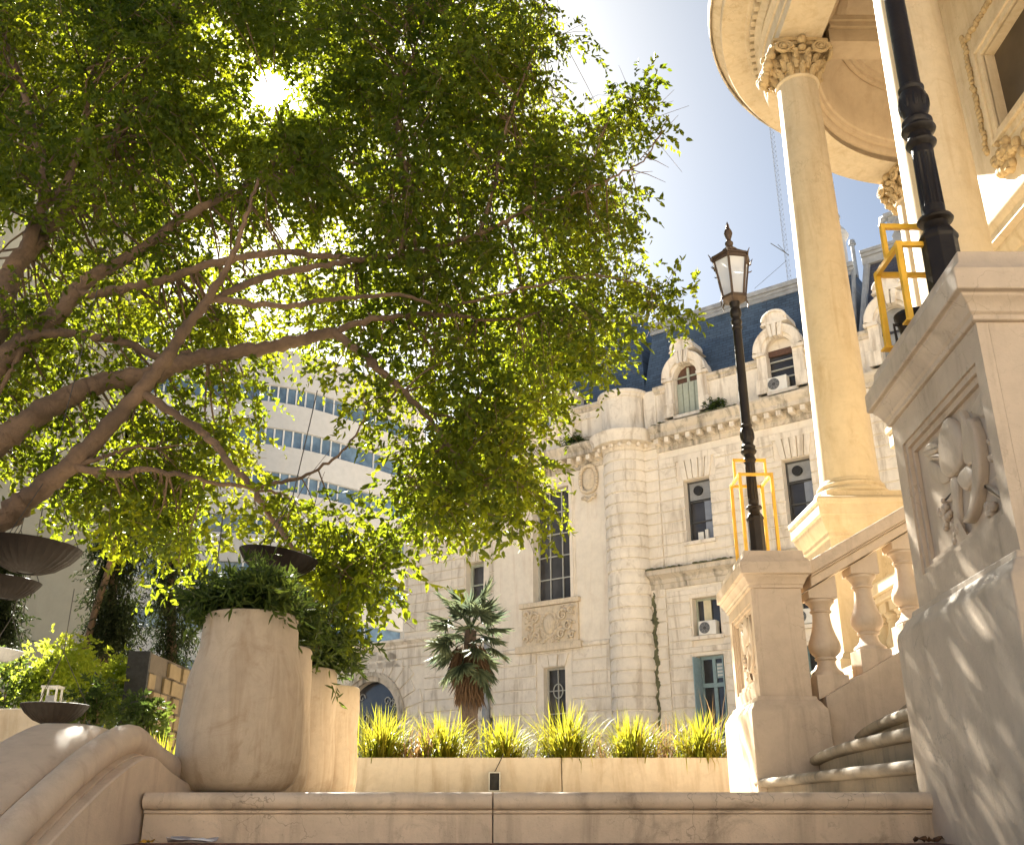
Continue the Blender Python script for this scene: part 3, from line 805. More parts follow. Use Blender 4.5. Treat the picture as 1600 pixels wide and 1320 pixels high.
ss = thing('stone_stair', 'weathered stone stair of curved rounded steps between the two carved posts', 'stair', (2.4,6.5,0.06))
steps = [(1.97,2.02,0.225),(2.02,2.39,0.385),(2.32,2.77,0.56),(2.66,3.12,0.735),(3.0,3.45,0.91),(3.34,3.77,1.085),(3.68,4.1,1.26),(4.0,4.42,1.435)]
zp = 0.061
for i, (xn, xf, z) in enumerate(steps):
    edge = []
    for k in range(13):
        t = k/12; y = 4.92 + (8.095-4.92)*t
        x = xn + (xf-xn)*t**1.5 - 0.05*math.sin(math.pi*t)
        if i == 0 and t > 0.85: x -= (t-0.85)*0.5
        edge.append((x, y))
    m_ = local(ss)
    m_.prism_z(list(reversed(edge)) + [(5.6,4.92),(5.6,8.095)], zp, z-0.066)
    ne = [(x-0.035, y) for x, y in edge]
    m_.prism_z(list(reversed(ne)) + [(5.6,4.92),(5.6,8.095)], z-0.0655, z)
    m_.tube([(x-0.035, y, z-0.033) for x, y in edge], 0.0328, n=12)
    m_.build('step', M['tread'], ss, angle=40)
    zp = z + 0.001

# ------------------------------------------------------------------ round ended portico (pavilion) on the right
CX, CY, RC = 9.1, 14.4, 3.83
pv = thing('portico', 'cream round ended portico with tall columns, a ring shaped entablature and a carved inner wall', 'building', (CX,CY,0.06))
def stadium(r, y_near, na=40):
    pts = [(CX-r, y_near), (CX-r, (y_near+CY)/2)]
    for j in range(na+1):
        a = math.pi - math.pi*j/na
        pts.append((CX + r*math.cos(a), CY + r*math.sin(a)))
    pts += [(CX+r, (y_near+CY)/2), (CX+r, y_near)]
    return pts
def ring_sweep(mb, prof, y_near=4.0, na=48):
    cols = [stadium(max(r,0.001), y_near, na) for r, z in prof]
    m = len(cols[0])
    mb.loft([[(cols[i][j][0], cols[i][j][1], prof[i][1]) for i in range(len(prof))] for j in range(m)])
m_ = local(pv); ring_sweep(m_, [(3.45,13.1),(4.23,13.1),(4.23,13.32),(4.26,13.325),(4.26,13.60),(4.30,13.61),(4.34,13.70),(4.36,13.72),(4.25,13.73),(4.25,14.10),(3.45,14.10)]); m_.build('architrave', M['cream'], pv, angle=30)
m_ = local(pv); ring_sweep(m_, [(3.3,14.101),(4.27,14.101),(4.32,14.16),(4.38,14.19),(4.38,14.20),(4.38,14.36),(4.52,14.37),(4.56,14.42),(5.00,14.43),(5.02,14.46),(5.02,14.60),(5.08,14.63),(5.16,14.72),(5.20,14.80),(5.20,14.86),(3.3,14.9)]); m_.build('cornice', M['cream'], pv, angle=30)
dn = local(pv)
L_str = CY-6.0; n_st = int(L_str/0.20)
for k in range(n_st):
    y = 6.0 + k*0.20; dn.box(CX-4.47, CX-4.375, y, y+0.115, 14.215, 14.35)
na = 70
for j in range(na):
    a = math.pi - math.pi*(j+0.5)/na*1.0; w = 0.058
    ca, sa = math.cos(a), math.sin(a); t_ = (-sa, ca)
    q = [(4.375,-w),(4.47,-w),(4.47,w),(4.375,w)]
    dn.prism_z([(CX+r*ca+s*t_[0], CY+r*sa+s*t_[1]) for r, s in q], 14.215, 14.35)
dt = dn.build('dentil_row', M['cream'], pv); 
m_ = local(pv); ring_sweep(m_, [(5.201,14.70),(5.23,14.70),(5.24,14.90),(5.10,14.98),(3.4,14.98),(3.4,14.91),(5.201,14.91)]); m_.build('gutter', M['mould'], pv)
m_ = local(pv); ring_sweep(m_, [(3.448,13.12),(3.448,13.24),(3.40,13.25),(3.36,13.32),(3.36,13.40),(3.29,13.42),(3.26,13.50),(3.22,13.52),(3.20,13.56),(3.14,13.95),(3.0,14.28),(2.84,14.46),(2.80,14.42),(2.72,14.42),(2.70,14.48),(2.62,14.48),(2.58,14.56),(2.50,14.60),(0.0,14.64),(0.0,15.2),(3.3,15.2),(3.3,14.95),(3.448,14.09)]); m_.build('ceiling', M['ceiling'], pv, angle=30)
m_ = local(pv)
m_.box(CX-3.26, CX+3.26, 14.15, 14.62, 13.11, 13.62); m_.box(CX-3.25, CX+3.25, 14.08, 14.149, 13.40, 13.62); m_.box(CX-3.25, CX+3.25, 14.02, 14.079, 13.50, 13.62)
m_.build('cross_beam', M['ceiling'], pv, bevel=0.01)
m_ = local(pv); ring_sweep(m_, [(0,0.061),(4.75,0.061),(4.75,1.45),(4.85,1.50),(4.85,1.62),(4.78,1.66),(4.78,1.716),(0,1.716)]); m_.build('podium', M['cream'], pv, angle=30)
m_ = local(pv); ring_sweep(m_, [(0,1.7165),(4.7,1.7165),(4.7,1.7205),(0,1.7205)]); m_.build('added_dark_floor', M['floor'], pv, angle=30)  # thin dark sheet added over the podium to cut light bounced onto the ceiling

# one column with its pedestal, base and capital; the others are copies
def volute(mb, c, d, r):
    """spiral scroll facing direction d (xy unit)"""
    tx = (-d[1], d[0]); pts = []; rad = []
    for k in range(26):
        t = k/25; a = t*2*math.pi*2.1; q = r*(1-0.80*t)
        pts.append((c[0]+tx[0]*q*math.cos(a)+d[0]*0.02*t, c[1]+tx[1]*q*math.cos(a)+d[1]*0.02*t, c[2]+q*math.sin(a))); rad.append(0.036*(1-0.55*t))
    mb.tube(pts, rad, n=6); mb.ball((c[0]+d[0]*0.03,c[1]+d[1]*0.03,c[2]), 0.04, 8, 6)
m_ = MB()
prof = []
for k in range(15):
    t = k/14; prof.append((0.440 - 0.085*t**1.4, 4.66 + (12.36-4.66)*t))
m_.lathe([(0.0,4.655),(0.475,4.655),(0.47,4.69),(0.448,4.72)] + prof[1:] + [(0.375,12.365),(0.395,12.38),(0.395,12.40),(0.37,12.415),(0.0,12.42)], n=48)
col = m_.build('column', M['cream'], pv, angle=35)
m_ = MB(); m_.rect_loft([(0.0,4.352),(0.0,4.44)], 1.16, 1.16, -0.58, -0.58)
m_.lathe([(0.0,4.441),(0.53,4.441),(0.565,4.47),(0.575,4.50),(0.56,4.535),(0.53,4.55),(0.50,4.56),(0.495,4.58),(0.51,4.595),(0.517,4.615),(0.51,4.635),(0.48,4.652),(0,4.654)], n=48)
m_.build('column_base', M['cream'], col, angle=40)
m_ = MB()
m_.rect_loft([(0.10,1.721),(0.10,1.95),(0.06,1.98),(0.03,2.04),(0.0,2.06),(0.0,3.70),(0.03,3.72),(0.03,3.78),(0.06,3.80),(0.12,3.92),(0.13,3.94),(0.13,3.99),(0.165,4.01),(0.165,4.17),(0.185,4.19),(0.19,4.25),(0.165,4.28),(0.0,4.351)], 1.24, 1.24, -0.62, -0.62)
m_.build('pedestal', M['cream'], col, bevel=0.006)
m_ = MB()
m_.lathe([(0,12.421),(0.285,12.421),(0.28,12.55),(0.295,12.72),(0.34,12.86),(0.36,12.92),(0.0,12.93)], n=24)
# concave abacus
ab = []
for q in range(4):
    a0 = R(45+90*q); a1 = R(45+90*(q+1))
    for k in range(8):
        t = k/8; a = a0 + (a1-a0)*t; r = 0.56 - 0.145*math.sin(math.pi*t)**0.8
        ab.append((r*math.cos(a), r*math.sin(a)))
for sc_, za, zb in ((0.93,12.98,13.035),(1.0,13.036,13.098)):
    m_.prism_z([(x*sc_, y*sc_) for x, y in ab], za, zb)
rr = random.Random(5)
for row, (n, zc, r, hz) in enumerate(((12,12.50,0.30,0.10),(12,12.63,0.315,0.10),(14,12.76,0.34,0.08))):
    for j in range(n):
        a = 2*math.pi*(j+0.5*(row % 2))/n; ca, sa = math.cos(a), math.sin(a)
        pts = [(r*ca*0.93, r*sa*0.93, zc-hz), (r*ca*1.0, r*sa*1.0, zc), ((r+0.05)*ca, (r+0.05)*sa, zc+hz*0.75), ((r+0.09)*ca,(r+0.09)*sa,zc+hz*0.7),((r+0.085)*ca,(r+0.085)*sa,zc+hz*0.35)]
        m_.tube(pts, [0.05,0.052,0.045,0.03,0.012], n=6)
        for s in (-1,1):
            m_.ball(((r+0.03)*ca - s*0.035*sa,(r+0.03)*sa + s*0.035*ca, zc+rr.uniform(-0.03,0.04)),(0.02,0.02,0.035),6,5)
for q in range(4):
    a = R(45+90*q); d = (math.cos(a), math.sin(a))
    for s in (-1, 1):     # a scroll on either side of each corner
        b_ = a + s*0.21; d2 = (math.cos(R(45+90*q)+s*R(45)), math.sin(R(45+90*q)+s*R(45)))
        volute(m_, (0.50*math.cos(b_), 0.50*math.sin(b_), 12.865), d2, 0.135)
    a = R(90*q); d = (math.cos(a), math.sin(a))
    m_.ball((0.43*d[0],0.43*d[1],13.02),(0.075,0.075,0.085),8,6); m_.ball((0.40*d[0],0.40*d[1],12.88),(0.07,0.07,0.05),8,6)
    for s in (-1,1):
        m_.ball((0.38*d[0]-s*0.11*d[1],0.38*d[1]+s*0.11*d[0],12.86),(0.035,0.035,0.045),6,5)
        m_.tube([(0.37*d[0]-s*k*0.08*d[1],0.37*d[1]+s*k*0.08*d[0],12.80+0.02*k) for k in range(0,4)],[0.02]*4,n=5)
# hanging festoon between the scrolls on the outer (left) side
for k in range(17):
    t = k/16
    y = -0.34+0.68*t; z = 12.86 - 0.33*math.sin(math.pi*t)
    m_.ball((-0.43-0.05*math.sin(math.pi*t)+rr.uniform(-0.015,0.015), y, z+rr.uniform(-0.02,0.02)), rr.uniform(0.05,0.085), 8, 6)
m_.v = [(x*1.25, y*1.25, z) for x, y, z in m_.v]
m_.build('capital', M['creamdk'], col, angle=50)
base_z = 0.06
spots = [(CX-RC, 14.55, 0.0), (CX-RC+0.03, 10.2, 0.0), (CX-RC+0.03, 5.9, 0.0)]
for adeg in (94, 52, 10):
    spots.append((CX+RC*math.cos(R(adeg)), CY+RC*math.sin(R(adeg)), R(adeg-180)))
for i, (x, y, rz) in enumerate(spots):
    o = col if i == 0 else dup(col, parent=pv)
    o.location = (x-CX, y-CY, -base_z); o.rotation_euler = (0,0,rz)
# balustrade of the portico between the column pedestals
m_ = local(pv)
for ya, yb in ((10.85,13.9),(6.55,9.55)):
    m_.box(4.98,5.40,ya,yb,2.62,2.70); m_.box(4.92,5.46,ya,yb,2.701,2.86); m_.box(4.98,5.40,ya,yb,1.722,1.86)
m_.build('parapet_rail', M['cream'], pv, bevel=0.01)
bp = None
for ya, yb in ((10.85,13.9),(6.55,9.55)):
    n = int((yb-ya)/0.38)
    for k in range(n):
        if bp is None:
            bm_ = baluster_bm(); bm_.box(-0.13,0.13,-0.13,0.13,0.6265,0.76)
            bp = bm_.build('parapet_baluster', M['cream'], pv, angle=50); o = bp
        else: o = dup(bp, parent=pv)
        o.location = (5.19-CX, ya+0.25+k*0.38-CY, 1.861-base_z)
# the inner wall with its framed window, garlands and cornice
wx0 = 7.5
m_ = local(pv)
# wall plane runs along Y: use wall_cells with s=Y
tmp = MB()
wall_cells(tmp, 5.0, 13.95, 1.73, 13.9, wx0, wx0+0.6, [(9.48,12.35,9.72,11.17),(6.2,8.5,9.72,11.17)])
m_.add([(p[1],p[0],p[2]) for p in tmp.v], tmp.f)
m_.build('inner_wall', M['cream'], pv)
def ywin(ya, yb, za, zb):
    f = local(pv); t = 0.20
    for (w, a, b) in ((0.0,0.05,0.13),(0.13,0.10,0.23),):
        pass
    for off, wd, pr in ((0.0,0.11,0.05),(0.111,0.07,0.085),(0.182,0.13,0.03)):
        o1, o2 = off, off+wd; x0 = wx0-pr
        f.box(x0,wx0+0.02,ya-o2,ya-o1,za-o2,zb+o2); f.box(x0,wx0+0.02,yb+o1,yb+o2,za-o2,zb+o2)
        f.box(x0,wx0+0.02,ya-o1,yb+o1,za-o2,za-o1); f.box(x0,wx0+0.02,ya-o1,yb+o1,zb+o1,zb+o2)
    fo = f.build('window', M['cream'], pv, bevel=0.008)
    g = local(pv); g.box(wx0+0.18,wx0+0.2,ya,yb,za,zb); g.build('pane', M['darkpane'], fo)
    s = local(pv); s.box(wx0+0.06,wx0+0.179,ya,yb,za,za+0.05); s.build('sill', M['whitedim'], fo)
    g = local(pv); q = random.Random(9)
    for yy in (ya-0.40, yb+0.42):
        z = za-0.1
        while z < zb+0.75:
            g.ball((wx0-0.02, yy+q.uniform(-0.03,0.03), z), (0.05,q.uniform(0.045,0.075),q.uniform(0.045,0.07)), 7, 5); z += 0.085
    y = ya-0.4
    while y < yb+0.42:
        g.ball((wx0-0.02, y, zb+0.62+q.uniform(-0.03,0.03)), (0.05,0.06,q.uniform(0.05,0.08)), 7, 5); y += 0.095
    for k in range(46):   # carved bunch under the sill
        t = k/45; yc = ya-0.1+(yb-ya+0.2)*t
        zz = za-0.55 - 0.22*math.sin(math.pi*t) + q.uniform(-0.13,0.13)
        g.ball((wx0-0.03, yc+q.uniform(-0.08,0.08), zz), (q.uniform(0.05,0.10),q.uniform(0.05,0.12),q.uniform(0.05,0.11)), 7, 6)
    for yc in (ya+0.1, yb-0.02):
        for k in range(30):
            g.ball((wx0-0.03, yc+q.gauss(0,0.14), za-0.52+q.gauss(0,0.14)), (q.uniform(0.06,0.12),q.uniform(0.04,0.10),q.uniform(0.04,0.10)), 7, 6)
    g.build('carved_garland', M['creamdk'], fo)
ywin(9.48,12.35,9.72,11.17); ywin(6.2,8.5,9.72,11.17)
m_ = local(pv)
prof = [(0.0,7.2),(0.06,7.21),(0.06,7.35),(0.10,7.37),(0.16,7.48),(0.17,7.5),(0.17,7.56),(0.30,7.58),(0.30,7.70),(0.36,7.76),(0.38,7.82),(0.38,7.86),(0.0,7.92)]
m_.loft([[(wx0-o, y, z*1.042) for o, z in prof] for y in (5.0, 13.99)]); m_.build('wall_cornice', M['cream'], pv, angle=30)
m_ = local(pv)
for k in range(38): 
    y = 5.1+k*0.2; m_.prism([(wx0-0.04,7.29),(wx0-0.005,7.27),(wx0-0.005,7.48),(wx0-0.06,7.46)], y, y+0.12)
m_.build('leaf_moulding', M['creamdk'], pv)

# ------------------------------------------------------------------ the old french style building
fb = thing('mansion', 'old pale stone mansion with slate mansard roof, arched dormers and a round corner tower', 'building', (4.5,34.0,0.06), math.atan2(-.5988,.8009))
def fl(): return MB(xf=lambda p: (p[0], p[1], p[2]-0.06))
S0, S1 = -11.15, 14.0
WCOL = [(1.93,2.93),(5.55,6.5),(9.2,10.15)]
up = [(a,b,8.55,10.76) for a,b in WCOL]; mid = [(a,b,5.34,6.62) for a,b in WCOL]; low = [(a,b,1.2,4.71) for a,b in WCOL]
tall = (-4.5,-2.82,7.22,11.5); w2 = (-4.1,-3.16,2.4,4.78); w1 = (-7.93,-7.02,7.5,9.2); w1b = (-7.0,-6.5,1.2,3.2)
AR_C, AR_R, AR_Z = -12.85, 1.62, 3.35
m_ = fl()
wall_cells(m_, -1.0, S1, 0.06, 13.0, 0, 0.55, up+mid+low)
wall_cells(m_, -6.4, -1.0, 0.06, 13.0, -0.12, 0.55, [tall, w2])
wall_cells(m_, S0, -6.4, 0.06, 11.2, 0, 0.55, [w1, w1b, (AR_C-AR_R,AR_C+AR_R,0.06,AR_Z+AR_R)])
wall_cells(m_, -17.0, S0, 0.06, 6.5, 0, 0.55, [(AR_C-AR_R,AR_C+AR_R,0.06,AR_Z+AR_R)])
m_.box(S0, S0+0.4, 0.56, 14, 0.06, 13.9); m_.box(S1-0.4, S1, 0.56, 14, 0.06, 13.0)
m_.build('wall', M['limesmooth'], fb)
# arch spandrel fills
m_ = fl(); n = 18
for k in range(n):
    a0, a1 = math.pi*k/n, math.pi*(k+1)/n
    x0, x1 = AR_C+AR_R*math.cos(a0), AR_C+AR_R*math.cos(a1)
    m_.prism([(x0,AR_Z+AR_R*math.sin(a0)),(x0,AR_Z+AR_R+0.0),(x1,AR_Z+AR_R),(x1,AR_Z+AR_R*math.sin(a1))][::-1], 0.002, 0.548)
m_.build('arch_wall', M['limesmooth'], fb)
# rusticated courses
def keyed(opens, e=0.0): return [(a-e,b+e,c,d) for a,b,c,d in opens]
cm = fl()
courses(cm, 1.02, S1, 7.75, 11.75, 0.40, keyed(up) + [(a-0.25,b+0.25,10.76,11.5) for a,b in WCOL])
courses(cm, 1.02, S1, 0.5, 6.95, 0.43, [(a-0.06,b+0.06,c,d+0.1) for a,b,c,d in low] + [(a-0.06,b+0.06,5.0,6.75) for a,b in WCOL])
courses(cm, 0.42, 0.98, 7.75, 12.2, 0.40, []); courses(cm, 0.42, 0.98, 0.5, 7.2, 0.43, [])
courses(cm, S0, -6.42, 6.75, 10.6, 0.40, [(w1[0]-0.05,w1[1]+0.3,w1[2],9.85)])
arx = [(AR_C-2.5,AR_C+2.5,0.1,6.3)]
courses(cm, S0-0.0, -6.42, 0.5, 6.15, 0.43, [w1b] + [(AR_C-2.9,AR_C+2.9,0.1,AR_Z+AR_R+0.45)])
courses(cm, -17.0, S0-0.01, 0.5, 6.15, 0.43, [(AR_C-2.9,AR_C+2.9,0.1,AR_Z+AR_R+0.45)])
cm2 = MB(xf=lambda p: (p[0], p[1]-0.12, p[2]-0.06))
courses(cm2, -6.38, -1.25, 0.5, 5.4, 0.43, [(w2[0]-0.3,w2[1]+0.3,w2[2],5.3)])

co = cm.build('stone_course', M['lime'], fb, bevel=0.012, seg=1)
cm2.build('stone_course', M['lime'], fb, bevel=0.012, seg=1)
# radiating flat arches, arch voussoirs and frames
def flat_arch(a, b, z, h, n=5, y=-0.065):
    for k in range(n):
        x0, x1 = a+(b-a)*k/n+0.015, a+(b-a)*(k+1)/n-0.015
        c = (a+b)/2; t = 1.28
        m_.prism([(x0,z),(x1,z),(c+(x1-c)*t,z+h),(c+(x0-c)*t,z+h)], y - (0.03 if k == n//2 else 0), 0.02)
for args in [(a-0.02, b+0.02, 10.78, 0.72) for a, b in WCOL] + [(w1[0], w1[1], 9.22, 0.6), (w2[0]-0.05, w2[1]+0.05, 4.80, 0.42, 3, -0.19)]:
    m_ = fl(); flat_arch(*args); m_.build('flat_arch', M['lime'], fb, bevel=0.01, seg=1)
m_ = fl()
for k in range(15):
    a0, a1 = R(12*k)+0.012, R(12*(k+1))-0.012
    r0, r1 = AR_R+0.34, AR_R+0.34+ (0.95 if k % 2 else 0.7)
    m_.prism([(AR_C+r0*math.cos(a0),AR_Z+r0*math.sin(a0)),(AR_C+r1*math.cos(a0),AR_Z+r1*math.sin(a0)),(AR_C+r1*math.cos(a1),AR_Z+r1*math.sin(a1)),(AR_C+r0*math.cos(a1),AR_Z+r0*math.sin(a1))], -0.05, 0.02)
m_.build('voussoir', M['lime'], fb, bevel=0.01, seg=1)
m_ = fl()
for (ra, rb, pr) in ((AR_R-0.02,AR_R+0.17,-0.10),(AR_R+0.171,AR_R+0.33,-0.17)):
    for k in range(24):
        a0, a1 = math.pi*k/24, math.pi*(k+1)/24
        j = rng.uniform(0,0.03) if ra > AR_R else 0
        m_.prism([(AR_C+r*math.cos(a),AR_Z+r*math.sin(a)) for r, a in ((ra,a0),(rb+j,a0),(rb+j,a1),(ra,a1))], pr-j, 0.03)
m_.build('arch_frame', M['mould'], fb)
m_ = fl(); m_.box(AR_C-AR_R,AR_C+AR_R,0.30,0.34,0.07,AR_Z+AR_R); ap = m_.build('arch_door', M['glass'], fb)
m_ = fl(); q = random.Random(4)
for k in range(26):
    x = AR_C+q.uniform(-1.4,1.4); z = AR_Z+q.uniform(-1.6,1.2); pts = []
    for j in range(12):
        a = j*0.62; r = 0.20*(1-j/13)
        pts.append((x+r*math.cos(a), 0.26, z+r*math.sin(a)))
    m_.tube(pts, 0.022, n=4)
for k in range(9): m_.tube([(AR_C-1.4+0.35*k,0.27,0.3),(AR_C-1.4+0.35*k,0.27,AR_Z+0.3)], 0.02, n=4)
m_.build('ironwork', M['frame'], ap)
# string courses, sills, cornices
def moulding(prof, sa, sb, y0, name, mat, ends=True, parent=None):
    m = fl(); m.loft([[(s, y0-o, z) for o, z in prof] for s in (sa, sb)]); return m.build(name, mat, parent or fb, angle=30)
moulding([(0,7.05),(0.06,7.06),(0.06,7.22),(0.10,7.25),(0.10,7.38),(0.18,7.46),(0.32,7.52),(0.32,7.64),(0.36,7.68),(0.0,7.74)], 0.42, S1, 0, 'string_course', M['mould'])
moulding([(0,6.16),(0.08,6.18),(0.08,6.28),(0.14,6.34),(0.22,6.42),(0.22,6.50),(0.0,6.56)], -17.0, -6.42, 0, 'string_course', M['lime'])
moulding([(0,5.40),(0.07,5.41),(0.10,5.46),(0.10,5.54),(0.0,5.58)], -6.42, -1.25, -0.12, 'string_course', M['lime'])
CORN = [(0,12.0),(0.05,12.01),(0.05,12.16),(0.10,12.19),(0.10,12.38),(0.14,12.40),(0.46,12.42),(0.46,12.58),(0.50,12.62),(0.58,12.76),(0.60,12.80),(0.60,12.86),(0.0,12.96)]
moulding(CORN, 0.95, S1, 0, 'cornice', M['mould'])
moulding(CORN, -6.5, -1.1, -0.12, 'cornice', M['mould'])
moulding([(o, z-1.55) for o, z in CORN], S0-0.1, -6.45, 0, 'cornice', M['mould'])
m_ = fl()
s = 1.05
while s < S1: m_.box(s, s+0.16, -0.40, -0.05, 12.22, 12.405); s += 0.42
s = -6.4
while s < -1.3: m_.box(s, s+0.16, -0.52, -0.17, 12.22, 12.405); s += 0.42
s = S0
while s < -6.6: m_.box(s, s+0.13, -0.32, -0.05, 10.70, 10.855); s += 0.34
m_.build('bracket_row', M['lime'], fb)
m_ = fl(); q = random.Random(31)
for (sa, sb, z, y, n) in ((0.45,1.7,7.73,-0.22,40),(2.2,3.6,7.73,-0.24,26),(-2.9,-1.3,12.93,-0.5,46),(3.0,4.4,12.93,-0.42,34),(1.0,1.5,12.93,-0.45,16)):
    for _ in range(n):
        m_.ball((q.uniform(sa,sb), y+q.uniform(-0.10,0.18), z), (q.uniform(0.05,0.14), q.uniform(0.04,0.09), q.uniform(0.02,0.06)), 7, 5)
m_.build('ledge_moss', M['moss'], fb, angle=80)
# plain wall strip under cornice on the left wing + attic walls
m_ = fl()
wall_cells(m_, S0, -6.45, 11.21, 13.9, 0.02, 0.5, [(-8.9,-7.9,11.9,13.3),(-10.6,-9.8,12.0,13.2)])
m_.build('attic_wall', M['lime'], fb)
moulding([(0,13.6),(0.12,13.65),(0.22,13.8),(0.22,13.9),(0,13.98)], S0-0.1, -6.45, 0.02, 'cornice', M['lime'])
def attic(sa, sb, y0):
    m = fl()
    wall_cells(m, sa, sb, 12.97, 14.30, y0, y0+0.4, [(c-0.5,c+0.5,13.1,14.31) for c in (2.32,5.9,9.75)])
    m.build('parapet', M['lime'], fb)
    cuts = [sa] + [x for c in (2.32,5.9,9.75) if sa < c < sb for x in (c-0.72,c+0.72)] + [sb]
    for a, b in zip(cuts[::2], cuts[1::2]): moulding([(0,14.30),(0.05,14.31),(0.05,14.40),(0.14,14.46),(0.14,14.56),(0,14.60)], a, b, y0, 'parapet_cap', M['mould'])
attic(0.95, S1, 0.04); attic(-6.5, -1.1, -0.10)
m_ = fl()
x = 1.1
while x < S1-1.2:
    skip = any(abs(x+0.5-c) < 1.4 for c in (2.32,5.88,9.6))
    if not skip:
        m_.box(x, x+0.9, -0.01, 0.05, 13.25, 13.30); m_.box(x, x+0.9, -0.01, 0.05, 14.0, 14.05); m_.box(x, x+0.05, -0.01, 0.05, 13.301, 13.999); m_.box(x+0.85, x+0.9, -0.01, 0.05, 13.301, 13.999)
    x += 1.05
for x in (-2.6,):
    m_.box(x, x+1.2, -0.15, -0.09, 13.25, 13.30); m_.box(x, x+1.2, -0.15, -0.09, 14.0, 14.05)
m_.build('parapet_panel', M['lime'], fb)
# round tower
m_ = fl()
prof = [(0.0,0.06),(0.80,0.06)]
z = 0.5
def band(z0, z1, n):
    h = (z1-z0)/n
    for k in range(n):
        a, b = z0+k*h, z0+(k+1)*h
        prof.extend([(0.80,a),(0.80,a+0.035),(0.855,a+0.055),(0.875,(a+b)/2),(0.855,b-0.03),(0.80,b-0.012)])
band(0.5,7.3,16); prof += [(0.84,7.32),(0.84,7.66),(0.80,7.68)]; band(7.75,12.2,11)
prof += [(0.86,12.22),(0.90,12.40),(0.92,12.42),(1.26,12.44),(1.26,12.60),(1.36,12.78),(1.36,12.86),(0.86,12.98),(0.86,14.3),(0.92,14.32),(0.92,14.40),(1.0,14.46),(1.0,14.56),(0.0,14.62)]
m_.lathe(prof, c=(-0.40,0.12,0), n=48)
m_.build('round_tower', M['lime'], fb, angle=30)
m_ = fl()
for k in range(9):
    a = R(198+18*k); m_.ball((-0.40+1.08*math.cos(a), 0.12+1.08*math.sin(a), 12.33),(0.09,0.09,0.09),6,5)
m_.build('bracket_row', M['lime'], fb)
m_ = fl(); m_.box(0.42, 1.0, -0.06, 0.1, 12.2, 12.97); m_.box(0.5,1.0,0.0,0.4,12.971,14.5); m_.build('corner_pier', M['lime'], fb)
# moss: irregular thin growths on the stone
def moss(name, pts, y, th=0.02):
    m = fl(); m.prism(pts, y-th, y); return m.build(name, M['moss'], fb)
q = random.Random(12)
def streak(x, z0, z1, w, y):
    n = 16; L_, R_ = [], []
    for k in range(n+1):
        t = k/n; z = z0+(z1-z0)*t; ww = w*(0.25+0.9*math.sin(math.pi*min(1,t*1.15))**0.7)*q.uniform(0.6,1.3)
        L_.append((x-ww+0.04*math.sin(t*9), z)); R_.append((x+ww+0.04*math.sin(t*9), z))
    return moss('moss_streak', L_+R_[::-1], y)
for z0,z1,w in ((6.35,6.98,0.07),(5.75,6.45,0.11),(5.1,5.9,0.085),(4.45,5.2,0.10),(3.7,4.6,0.075),(3.0,3.8,0.06),(2.2,3.1,0.05)): streak(0.52+q.uniform(-0.03,0.03), z0, z1, w, -0.052+q.uniform(-0.004,0.0))
# relief panel, sill, cartouche on the centre bay
m_ = fl(); y = -0.12
m_.box(-5.1,-2.42,y-0.16,y+0.02,7.02,7.20); m_.box(-5.0,-2.5,y-0.10,y+0.02,5.62,7.0); m_.box(-5.25,-2.35,y-0.2,y+0.02,5.36,5.615)
rp = m_.build('relief_panel', M['relief'], fb, bevel=0.01)
m_ = fl(); q = random.Random(21)
cx, cz, yy = -3.75, 6.32, -0.245
for k in range(22):
    a = 2*math.pi*k/22; m_.ball((cx+0.34*math.cos(a), yy, cz+0.45*math.sin(a)), (0.065,0.04,0.065), 7, 5)
dd = [(cx+0.26*math.cos(2*math.pi*k/20), cz+0.36*math.sin(2*math.pi*k/20)) for k in range(20)]
rings = [[(cx+(x-cx)*s_, yy-h, cz+(z-cz)*s_) for x, z in dd] for s_, h in ((1,-0.02),(0.85,0.05),(0.5,0.08),(0.05,0.09))]
m_.loft(rings)
for sgn in (-1,1):
    for (sx, sz, r0, tn) in ((0.62,0.28,0.22,2.0),(0.85,-0.12,0.20,2.2),(0.55,-0.40,0.17,2.0),(0.98,0.42,0.15,1.8),(1.02,-0.48,0.13,1.6)):
        pts, rad = [], []
        for j in range(20):
            t = j/19; a = t*2*math.pi*tn/2*1.3 + (0.5 if sgn > 0 else 0); r = r0*(1-0.75*t)
            pts.append((cx+sgn*(sx+r*math.cos(a)), yy-0.02, cz+sz+r*math.sin(a))); rad.append(0.06*(1-0.5*t))
        m_.tube(pts, rad, n=6)
    for k in range(40):
        m_.ball((cx+sgn*q.uniform(0.4,1.15), yy, cz+q.uniform(-0.6,0.6)), (q.uniform(0.03,0.06),0.05,q.uniform(0.03,0.06)), 6, 5)
for k in range(24): m_.ball((cx+q.uniform(-0.5,0.5), yy, cz-0.55+q.uniform(-0.1,0.1)), (0.05,0.05,0.05), 6, 5)
m_.build('carving', M['relief'], rp, angle=60)
m_ = fl(); cx, cz, yy = -1.9, 11.55, -0.20
for k in range(30):
    a = 2*math.pi*k/30; m_.ball((cx+0.36*math.cos(a), yy, cz+0.55*math.sin(a)+ (0.04*math.sin(3*a))), (0.085,0.08,0.085), 7, 5)
m_.loft([[(cx+0.30*s_*math.cos(2*math.pi*k/20), yy+0.07-h, cz+0.48*s_*math.sin(2*math.pi*k/20)) for k in range(20)] for s_, h in ((1,0.0),(0.8,0.07),(0.4,0.10),(0.05,0.11))])
for k in range(46):
    t = q.uniform(-1,1); m_.ball((cx+t*0.5, yy, cz+0.68+0.28*(1-t*t)+q.uniform(-0.12,0.12)), (q.uniform(0.05,0.09),0.09,q.uniform(0.05,0.09)), 6, 5)
